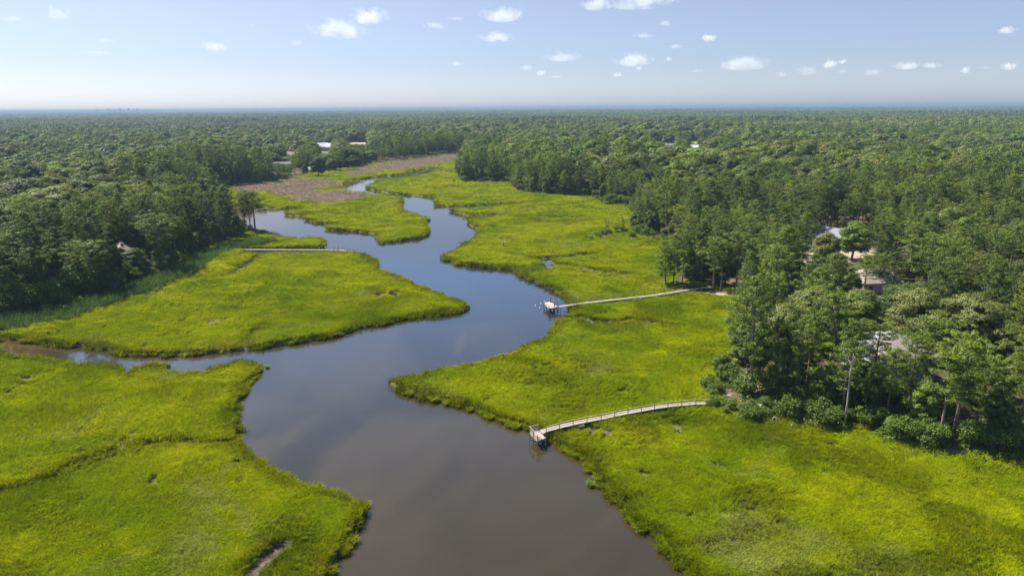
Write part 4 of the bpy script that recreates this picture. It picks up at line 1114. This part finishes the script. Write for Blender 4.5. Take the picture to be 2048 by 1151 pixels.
# ------------------------------------------------------------------ houses
def make_house(label, px_, py_, rz, w, d, hw, hr, wall, roof, wins=3, chim=False, porch=None, storeys=1, name='house', hip=0.0, cat='house'):
    P = at(px_, py_, 2.0); z0 = ground_z(P[0], P[1])
    o = empty(name, (P[0], P[1], z0), rz); tag(o, label, cat)
    b = MB(); b.box((0, 0, hw / 2 - .2), (w, d, hw + .4))
    if hip == 0: b.add([(-w / 2, -d / 2, hw), (-w / 2, d / 2, hw), (-w / 2, 0, hw + hr), (w / 2, -d / 2, hw), (w / 2, d / 2, hw), (w / 2, 0, hw + hr)], [(0, 2, 1), (3, 4, 5), (0, 3, 5, 2), (1, 2, 5, 4)])
    b.build('wall', M[wall], o)
    r_ = MB(); e = .45; t = .16; sl = hr / (d / 2)
    x0, x1 = -w / 2 - e, w / 2 + e; hx = hip * d / 2
    for s in (-1, 1):
        ye = s * (d / 2 + e); ze = hw - sl * e
        lo = [(x0, ye, ze + .02), (x1, ye, ze + .02), (x1 - hx, 0, hw + hr + .02), (x0 + hx, 0, hw + hr + .02)]
        hi = [(p[0], p[1], p[2] + t) for p in lo]
        f = [(0, 1, 2, 3), (7, 6, 5, 4), (0, 4, 5, 1), (1, 5, 6, 2), (2, 6, 7, 3), (3, 7, 4, 0)]
        r_.add(lo + hi, f if s > 0 else [q[::-1] for q in f])
    if hip:
        for xs_, s in ((x0, -1), (x1, 1)):
            a = (xs_, -d / 2 - e, hw - sl * e + t + .02); c = (xs_, d / 2 + e, hw - sl * e + t + .02); p = (xs_ - s * hx, 0, hw + hr + t + .02)
            r_.add([a, c, p, (xs_, -d / 2 - e, hw - sl * e), (xs_, d / 2 + e, hw - sl * e), (xs_ - s * hx, 0, hw + hr)], [(0, 1, 2), (3, 5, 4), (0, 3, 4, 1)])
    rf = r_.build('roof', M[roof], o)
    for st in range(storeys):
        zz = 1.5 + st * 2.7
        if zz > hw - .5: break
        for k in range(wins):
            xx = -w / 2 + w * (k + .5) / wins
            for s in (-1, 1):
                if st == 0 and s < 0 and k == wins // 2:
                    q = MB(); q.box((xx, s * (d / 2 + .03), 1.05), (1.0, .08, 2.1)); dd = q.build('door', M['white'], o); q = MB(); q.box((xx + .38, s * (d / 2 + .09), 1.0), (.06, .06, .14)); q.build('handle', M['glass'], dd); continue
                q = MB(); q.box((xx, s * (d / 2 + .03), zz), (1.25, .08, 1.35)); wf = q.build('window', M['white'], o)
                q = MB(); q.box((xx, s * (d / 2 + .06), zz), (1.05, .05, 1.15)); q.build('pane', M['glass'], wf)
        for s in (-1, 1):
            q = MB(); q.box((s * (w / 2 + .03), 0, zz), (.08, 1.25, 1.35)); wf = q.build('window', M['white'], o)
            q = MB(); q.box((s * (w / 2 + .06), 0, zz), (.05, 1.05, 1.15)); q.build('pane', M['glass'], wf)
    if chim:
        q = MB(); q.box((w * .22, .6, hw + hr * .9), (.7, .7, 2.0)); q.box((w * .22, .6, hw + hr * .9 + 1.05), (.85, .85, .12)); q.build('chimney', M['brownwall'], rf)
    if porch:
        pw, pd, mat = porch
        q = MB(); q.add([(-pw / 2, -d / 2, hw - .2), (pw / 2, -d / 2, hw - .2), (pw / 2, -d / 2 - pd, hw - .7), (-pw / 2, -d / 2 - pd, hw - .7)], [(3, 2, 1, 0)])
        q.add([(-pw / 2, -d / 2, hw - .3), (pw / 2, -d / 2, hw - .3), (pw / 2, -d / 2 - pd, hw - .8), (-pw / 2, -d / 2 - pd, hw - .8)], [(0, 1, 2, 3)]); q.build('porch_roof', M[mat], o)
        for s in (-1, 0, 1):
            q = MB(); q.bar((s * (pw / 2 - .1), -d / 2 - pd + .1, -.2), (s * (pw / 2 - .1), -d / 2 - pd + .1, hw - .75), .14); q.build('porch_post', M['white'], o)
    return o

make_house('brown-roofed house half hidden in the wood left of the creek', 246, 528, R(-62), 12, 8.5, 3.4, 3.2, 'brownwall', 'brownroof', 3, True)
make_house('house with blue-grey walls and brown-grey hipped roof behind the tall pines', 1786, 752, R(8), 9.5, 8.5, 5.2, 2.4, 'greywall', 'tanroof', 3, hip=.9, storeys=2)
make_house('white-fronted wing with pale porch roof among trees, left of the hipped house', 1732, 748, R(-4), 7, 6, 4.8, 1.4, 'greywall', 'greyroof', 3, porch=(6, 2.2, 'metalroof'), storeys=2, name='house_wing', cat='house')
make_house('white metal roofed outbuilding right behind the hipped house', 1782, 716, R(10), 9, 5, 4.4, 1.1, 'palewall', 'metalroof', 2, name='outbuilding', cat='shed')
make_house('grey-shingled house beside the bright green tree above the sandy clearing', 1668, 490, R(-70), 11, 9, 3.4, 3.0, 'beigewall', 'greyroof', 3)
make_house('low house with a wide brown-grey roof seen through thin pines', 1745, 577, R(6), 10.5, 9, 2.8, 2.6, 'beigewall', 'tanroof', 3, hip=.5)
make_house('pale grey barn with two bright roof slopes at the far field', 646, 299, R(10), 13, 11, 4, 4.2, 'palewall', 'metalroof', 4, name='barn', cat='barn')
make_house('smaller pale gabled barn joined to the right of the far grey barn', 660, 299.5, R(10), 8, 11, 4, 4.0, 'greywall', 'palewall', 2, name='barn', cat='barn')
make_house('low brown-roofed house just below the far grey barn', 652, 313, R(5), 16, 8, 3, 2.6, 'beigewall', 'purpleroof', 4)
make_house('far house with mauve-grey roof deep in the wood', 526, 301, R(15), 15, 10, 4, 4.0, 'palewall', 'purpleroof', 4)
make_house('two-storey beige house with white windows among far trees', 580, 319, R(-12), 13, 9, 5.4, 2.6, 'beigewall', 'brownroof', 4, storeys=2, chim=True)
make_house('low house with long grey roof before the two-storey beige house', 562, 336, R(8), 17, 8, 3, 2.4, 'palewall', 'greyroof', 4)
make_house('small white shed at the edge of the far lawn', 616, 343, R(30), 5, 4, 3.2, 1.6, 'white', 'palewall', 1, name='shed', cat='shed')
make_house('long shed with a glaring white roof in the far right-hand wood', 1391, 299.5, R(3), 19, 9, 3.4, 2.4, 'palewall', 'metalroof', 4, name='shed', cat='shed')
make_house('grey-roofed long house left of the white-roofed shed', 1338, 296, R(4), 17, 9, 3, 2.8, 'beigewall', 'greyroof', 4)
make_house('beige far house behind the grey-roofed long house', 1323, 290, R(-6), 13, 9, 4.2, 3, 'beigewall', 'purpleroof', 3)

# ------------------------------------------------------------------ cars
def make_car(label, px_, py_, rz, mat):
    P = at(px_, py_, 1.9); o = empty('parked_car', (P[0], P[1], ground_z(P[0], P[1])), rz); tag(o, label, 'car', None)
    prof = [(-2.2, .35), (-2.2, .8), (-2.05, .95), (-1.6, 1.0), (-1.15, 1.48), (.45, 1.5), (1.15, 1.0), (2.0, .88), (2.2, .7), (2.2, .35)]
    b = MB(); n_ = len(prof)
    for s in (-1, 1):
        for x_, z_ in prof: b.V.append((x_, s * (.88 if z_ < 1.1 else .7), z_))
    b.F.append(tuple(range(n_))[::-1] if False else tuple(range(n_))); b.F.append(tuple(range(n_, 2 * n_))[::-1])
    for i in range(n_): b.F.append((i, i + n_, (i + 1) % n_ + n_, (i + 1) % n_))
    b.build('body', M[mat], o)
    g = MB()
    for s in (-1, 1):
        g.add([(-1.25, s * .885, 1.03), (.95, s * .885, 1.03), (.4, s * .745, 1.42), (-1.05, s * .745, 1.42)], [(0, 1, 2, 3) if s < 0 else (3, 2, 1, 0)])
    g.build('side_window', M['glass'], o)
    g = MB(); g.add([(1.13, -.78, 1.06), (1.13, .78, 1.06), (.53, .66, 1.5), (.53, -.66, 1.5)], [(0, 1, 2, 3)]); g.build('windscreen', M['glass'], o)
    for x_ in (-1.35, 1.35):
        for s in (-1, 1):
            q = MB(); q.tube([(x_, s * .72, .33), (x_, s * .93, .33)], [.33, .33], 14); wh = q.build('wheel', M['tyre'], o)
            q = MB(); q.tube([(x_, s * .9, .33), (x_, s * .945, .33)], [.19, .19], 10); q.build('rim', M['palewall'], wh)
    for s in (-1, 1):
        q = MB(); q.box((2.18, s * .62, .72), (.08, .32, .14)); q.build('headlight', M['white'], o)
    return o
make_car('white car parked at the back of the sandy clearing', 1717, 490, R(-15), 'carwhite')
make_car('white car parked on the sandy clearing under the grey-green oak', 1656, 511, R(5), 'carwhite')
make_car('grey car parked in shade right of the low brown-grey roof', 1856, 566, R(40), 'cargrey')

# ------------------------------------------------------------------ snags, poles, stump
def snag(label, bx_, by_, ty_, rbase, seed, nbr=7, name='dead_tree'):
    P = at(bx_, by_, .8); zz = ground_z(P[0], P[1]); P = at(bx_, by_, zz); h = height_to(P, ty_)
    r = np.random.default_rng(seed); o = empty(name, (P[0], P[1], zz)); tag(o, label, 'dead tree')
    b = MB(); b.tube([(0, 0, -.3), (.05, 0, h * .35), (.0, .1, h * .7), (.12, .05, h)], [rbase, rbase * .85, rbase * .65, rbase * .25], 8); b.build('trunk', M['dead'], o, True)
    for k in range(nbr):
        t = r.uniform(.45, .98); az = r.uniform(0, 6.28); L = r.uniform(.6, 1.6)
        q = MB(); p0 = np.array([.05, .06, h * t]); d = np.array([math.cos(az), math.sin(az), r.uniform(.1, .6)])
        q.tube([p0, p0 + d * L * .55, p0 + d * L + [0, 0, -.15]], [.07, .05, .02], 5); q.build('branch', M['dead'], o, True)
snag('pale bare dead trunk with broken stub branches in front of the house', 1688, 856, 706, .18, 1)
snag('thin grey dead stem beside the trunk of the tallest marsh-edge pine', 1488, 792, 728, .10, 2, 3)
snag('pale leafless trunk at the middle of the wood edge, second right of tall pine', 1569, 775, 700, .13, 3, 2)
snag('slanting pale dead stem right of the leafless trunk', 1579, 773, 705, .12, 4, 1)
snag('broken sunlit stump standing in grass below the shrubs', 1545, 848, 832, .16, 5, 2)
def thin_tree(label, bx_, by_, ty_, seed):
    P = at(bx_, by_, .6); zz = ground_z(P[0], P[1]); P = at(bx_, by_, zz); h = height_to(P, ty_); r = np.random.default_rng(seed)
    o = empty('sapling', (P[0], P[1], zz)); tag(o, label, 'tree')
    b = MB(); b.tube([(0, 0, -.2), (.1, 0, h * .5), (0, 0, h)], [.13, .1, .04], 6)
    C = []
    for k in range(8):
        az = r.uniform(0, 6.28); t = r.uniform(.45, .98); L = r.uniform(.5, 1.4); e = np.array([math.cos(az) * L, math.sin(az) * L, h * t + .3]); b.tube([(0, 0, h * t), e], [.04, .015], 4); C += [e, e * [.6, .6, 1]]
    b.build('trunk', M['oakbark'], o, True)
    V, t = clumps(np.array(C), np.full(len(C), .5), 12, .2, .6, r)
    c = link('crown', crown_mesh('crown', V, t, M['pine']), o); c['tint'] = [.9, .9, .9]
thin_tree('scraggly small pine standing alone on the scrubby point', 1212, 474, 440, 1)
thin_tree('thin half-bare small pine between scrubby point and wood', 1246, 467, 434, 2)
P = at(1007, 495, .45); zz = ground_z(P[0], P[1]); h = height_to(at(1007, 495, zz), 485)
o = empty('nest_platform', (P[0], P[1], zz)); tag(o, 'short pole with a nesting platform on the open marsh beside the creek bend', 'nest platform')
b = MB(); b.bar((0, 0, -.3), (0, 0, h), .28); b.build('post', M['postwood'], o)
b = MB(); b.box((0, 0, h + .08), (1.3, 1.3, .14)); b.build('platform', M['plank'], o)
b = MB(); 
for k in range(40):
    a = random.uniform(0, 6.28); b.bar((math.cos(a) * .5, math.sin(a) * .5, h + .2 + random.uniform(0, .25)), (math.cos(a + 1.4) * .5, math.sin(a + 1.4) * .5, h + .22 + random.uniform(0, .25)), .05)
b.build('nest', M['dead'], o)
P = at(1154, 466.5, .45); zz = ground_z(P[0], P[1]); h = height_to(at(1154, 466.5, zz), 436)
o = empty('marker_pole', (P[0], P[1], zz)); tag(o, 'thin tall grey pole rising alone from the marsh before the wood', 'pole')
b = MB(); b.tube([(0, 0, -.3), (.05, 0, h)], [.11, .07], 7); b.build('pole', M['dead'], o, True)
b = MB(); b.box((.05, 0, h + .06), (.2, .2, .12)); b.build('pole_cap', M['postwood'], o)
for px_, py_, lb in ((1071, 611, 'white float farthest out on the water beside the pinkish stage'), (1082, 607, 'white float behind the pinkish stage corner'), (1080, 615.5, 'white float in front of the pinkish stage')):
    P = at(px_, py_, 0); o = empty('mooring_float', (P[0], P[1], 0), 0, .62); tag(o, lb, 'float', 'white floats by the pinkish stage')
    b = MB(); b.tube([(0, 0, -.15), (0, 0, -.05), (0, 0, .12), (0, 0, .26), (0, 0, .32)], [.10, .25, .28, .17, .05], 10); b.build('buoy_body', M['white'], o, True)
    b = MB(); b.tube([(0, 0, .3), (0, 0, .42)], [.03, .03], 6); b.build('eye', M['postwood'], o)

# ------------------------------------------------------------------ far towers
city = [(238,4,4),(248,7,6),(258,4,5),(270,8,7),(281,9,6),(292,7,8),(300,5,7),(307,4,9),(317,6,6),(322,6,7),(331,5,6),(340,6,5),(360,5,3.5),(372,3,3),(497,4,2.5),(541,5,3.5)]
ADJ = ['low slab', 'wide slab', 'small slab', 'stepped slab', 'broad slab', 'tall slab', 'narrow slab', 'tallest narrow tower', 'plain slab', 'square tower', 'thin slab', 'last slab of the cluster', 'short lone block', 'tiny lone block', 'faint block apart', 'faint wide block apart']
for i, (px_, w_, h_) in enumerate(city):
    D = 13500.0
    d = RT * (px_ - CX) / F + FW; x_ = d[0] / d[1] * D
    hz_y = HZ + 3 - ROLL * (px_ - CX)
    m_ = D / F * math.hypot(1, x_ / D)
    o = empty('tower_block', (x_, D, 1.5)); tag(o, f'{ADJ[i]} of the faint pale skyline on the horizon, {("leftmost","second","third","fourth","fifth","sixth","seventh","eighth","ninth","tenth","eleventh","twelfth","thirteenth","fourteenth","fifteenth","rightmost")[i]} from left' if i not in (0, 15) else f'{ADJ[i]} of the faint pale skyline on the horizon, {"leftmost" if i == 0 else "rightmost"}', 'tower', 'towers of the far skyline')
    hb = 28 + h_ * .62 * m_
    b = MB(); b.box((0, 0, hb / 2), (w_ * m_ * .55, 30, hb)); b.box((w_ * m_ * .1, 4, hb + 2), (w_ * m_ * .2, 12, 4)); b.box((-w_ * m_ * .33, 6, hb * .42), (w_ * m_ * .34, 26, hb * .84)); b.build('block', M['tower'], o)

# ------------------------------------------------------------------ clouds
def cloud_mat():
    m, nt, out = new_mat('cumulus_vapour'); N = NT(nt)
    tc = N.n('ShaderNodeTexCoord').outputs['Object']
    rnd = N.n('ShaderNodeObjectInfo').outputs['Random']
    off = N.n('ShaderNodeCombineXYZ', ins={0: N.math('MULTIPLY', rnd, 37.0), 1: N.math('MULTIPLY', rnd, 91.0), 2: 0.0}).outputs[0]
    v = N.n('ShaderNodeVectorMath', operation='ADD', ins={0: tc, 1: off}).outputs[0]
    v = N.n('ShaderNodeVectorMath', operation='MULTIPLY', ins={0: v, 1: (2.6, 2.0, 1.15)}).outputs[0]
    nz = N.noise(v, 1.15, 5, .60, .35)
    nz = N.math('MULTIPLY', N.math('SUBTRACT', nz, .5), 2.9)
    ln = N.n('ShaderNodeVectorMath', operation='LENGTH', ins={0: tc}).outputs['Value']
    fall = N.ramp(ln, .2, 1.0, .62, -.05)
    s = N.math('ADD', nz, fall)
    d = N.ramp(s, .12, .78, 0, 1)
    dens = N.math('MULTIPLY', d, N.attr('density', 'OBJECT').outputs['Fac'])
    vs = N.n('ShaderNodeVolumePrincipled', ins={'Color': (.99, .99, .995, 1), 'Anisotropy': .0})
    nt.links.new(dens, vs.inputs['Density'])
    nt.links.new(vs.outputs[0], out.inputs['Volume'])
    return m
M['cloud'] = cloud_mat()
CL = [(680,62,138,54,1),(740,36,86,44,1),(1005,32,96,42,1),(870,53,56,18,.6),(912,38,40,12,.5),(993,77,80,28,1),(1195,11,80,32,.9),(1285,8,140,36,1),(1125,116,86,26,.9),(1268,122,90,38,1),(1278,137,16,10,.6),(913,128,32,12,.8),(1053,137,30,14,.6),(1082,147,22,16,.6),(1112,154,32,9,.5),(1236,150,26,12,.7),(1288,72,48,13,.7),(1330,48,28,14,.5),(1418,78,34,20,.9),(1351,94,32,11,.7),(1337,119,16,11,.6),(1396,142,32,9,.5),(1487,130,112,38,1),(1563,150,24,15,.4),(1615,143,46,24,.4),(1659,130,32,22,.8),(1686,124,20,13,.7),(1684,143,26,9,.4),(1744,145,46,18,.5),(1812,133,56,22,.9),(1864,132,42,16,.8),(1931,142,20,18,.7),(1968,136,32,11,.3),(2020,134,32,22,.7),(2014,62,36,20,.8),(430,95,52,26,.8),(593,88,26,14,.5),(115,30,56,36,.45),(26,39,44,16,.6),(213,82,30,11,.6),(190,105,76,10,.5),(505,52,22,9,.3)]
SIZEW = lambda w: 'large' if w > 80 else ('medium' if w > 40 else 'small')
CL.sort(key=lambda c: c[0])
import itertools
_ico = bpy.data.meshes.new('tmp'); import bmesh
_bm = bmesh.new(); bmesh.ops.create_icosphere(_bm, subdivisions=4, radius=1.0); ICO_V = np.array([v.co[:] for v in _bm.verts]); ICO_F = np.array([[v.index for v in f.verts] for f in _bm.faces]); _bm.free(); bpy.data.meshes.remove(_ico)
COLS = ['far left', 'left', 'left of middle', 'middle', 'right of middle', 'right', 'far right']
bk = {}
for c in CL:
    bk.setdefault((SIZEW(c[2]), 'thin faint' if c[4] < .55 else 'white puffy', 'high' if c[1] < 60 else ('mid-height' if c[1] < 112 else 'low')), []).append(c)
for i, c in enumerate(CL):
    px_, py_, w_, h_, dn = c
    hz_y = HZ - (16 / 2048) * (px_ - CX)
    el = (hz_y - py_) / F
    base_alt = 900.0
    t = (base_alt - H) / max(el * math.cos(PITCH) ** 0, .03)
    d = RT * (px_ - CX) / F + UP * (CY - py_) / F + FW
    P = CAM + d * ((base_alt - H) / d[2])
    dist = (P - CAM) @ FW
    a = w_ / 2 / F * dist * 1.25; hgt = h_ / 2 / F * dist * 1.25
    r = np.random.default_rng(500 + i)
    # lumpy closed outline: bulges on top, flattened base
    B = r.normal(size=(16, 3)); B[:, 2] = np.abs(B[:, 2]) * .8; B /= np.linalg.norm(B, axis=1, keepdims=True)
    rad = .74 + np.max(np.exp(((ICO_V @ B.T) - 1) * 14) * r.uniform(.12, .34, 16), axis=1)
    V = ICO_V * rad[:, None]; V[:, 2] = np.where(V[:, 2] < 0, V[:, 2] * .62, V[:, 2])
    me = np_mesh('cloud', V, ICO_F, [M['cloud']], tri=True, smooth=True)
    o = link('cloud', me); o.location = P; o.scale = (a, min(a, max(hgt * 1.5, a * .5)), hgt)
    o.rotation_euler = (0, 0, r.uniform(-.4, .4) - math.atan2(P[0], P[1]))
    o['density'] = float((dn ** 1.4) * 2.9 / (2 * a))
    key = (SIZEW(w_), 'thin faint' if dn < .55 else 'white puffy', 'high' if py_ < 60 else ('mid-height' if py_ < 112 else 'low'))
    lst = bk[key]; j = lst.index(c)
    ordn = '' if len(lst) == 1 else (', ' + (ORD + ['ninth from left', 'tenth from left', 'eleventh from left', 'twelfth from left', 'thirteenth from left'])[j] + ' of its kind')
    tag(o, f'{key[0]} {key[1]} {key[2]} cloud over the woods{ordn}', 'cloud', 'fair-weather clouds')

# ------------------------------------------------------------------ haze
hz, nt, out = new_mat('summer_haze'); N = NT(nt)
vp = N.n('ShaderNodeVolumePrincipled', ins={'Color': (.27, .375, .51, 1), 'Density': 1.4e-4, 'Anisotropy': .1})
nt.links.new(vp.outputs[0], out.inputs['Volume'])
b = MB(); b.box((0, 9000, 30), (70000, 40000, 64))
tag(b.build('haze', hz), 'thin pale summer haze over the far woods', 'haze', kind='stuff')

# ------------------------------------------------------------------ light
AZ = np.array([-.84, .54]); EL = R(52)
sdir = Vector((AZ[0] * math.cos(EL), AZ[1] * math.cos(EL), math.sin(EL))).normalized()
sun = bpy.data.lights.new('sun', 'SUN'); sun.energy = 5.0; sun.angle = R(.5); sun.color = (1, .955, .88)
so_ = bpy.data.objects.new('sun', sun); COL.objects.link(so_); so_.rotation_euler = sdir.to_track_quat('Z', 'Y').to_euler()
w = bpy.data.worlds.new('World'); scene.world = w; w.use_nodes = True
nt = w.node_tree; bg = nt.nodes['Background']; sk = nt.nodes.new('ShaderNodeTexSky'); sk.sky_type = 'NISHITA'; sk.sun_disc = False
sk.sun_elevation = EL; sk.sun_rotation = math.atan2(AZ[0], AZ[1]); sk.air_density = 1.0; sk.dust_density = .8; sk.ozone_density = 1.5; sk.altitude = 50
N = NT(nt)
zz_ = N.n('ShaderNodeSeparateXYZ', ins={0: N.n('ShaderNodeTexCoord').outputs['Generated']}).outputs[2]
tn_ = N.mix(N.ramp(zz_, -.01, .065), (.92, 1.075, 1.60), (.77, .81, 1.07))
tn_ = N.mix(N.ramp(zz_, .06, .16), tn_, (.93, .83, .91))
tn_ = N.mix(N.ramp(zz_, .17, .25), tn_, (1.12, 1.28, 1.56))  # sky band above the view, boosted to brighten and blue the water reflections
tn_ = N.mix(N.ramp(zz_, .34, .58), tn_, (.70, .84, 1.12))
skc = N.mix(1.0, sk.outputs[0], tn_, 'MULTIPLY')
nt.links.new(skc, bg.inputs[0]); bg.inputs[1].default_value = .065
scene.view_settings.view_transform = 'Standard'; scene.view_settings.look = 'None'; scene.view_settings.exposure = 1.1
cy = scene.cycles
cy.volume_step_rate = .6; cy.max_bounces = 16; cy.diffuse_bounces = 3; cy.glossy_bounces = 2; cy.transmission_bounces = 2; cy.volume_bounces = 14; cy.transparent_max_bounces = 8
cy.use_denoising = True
try: cy.denoiser = 'OPENIMAGEDENOISE'
except Exception: pass
cy.sample_clamp_indirect = 6
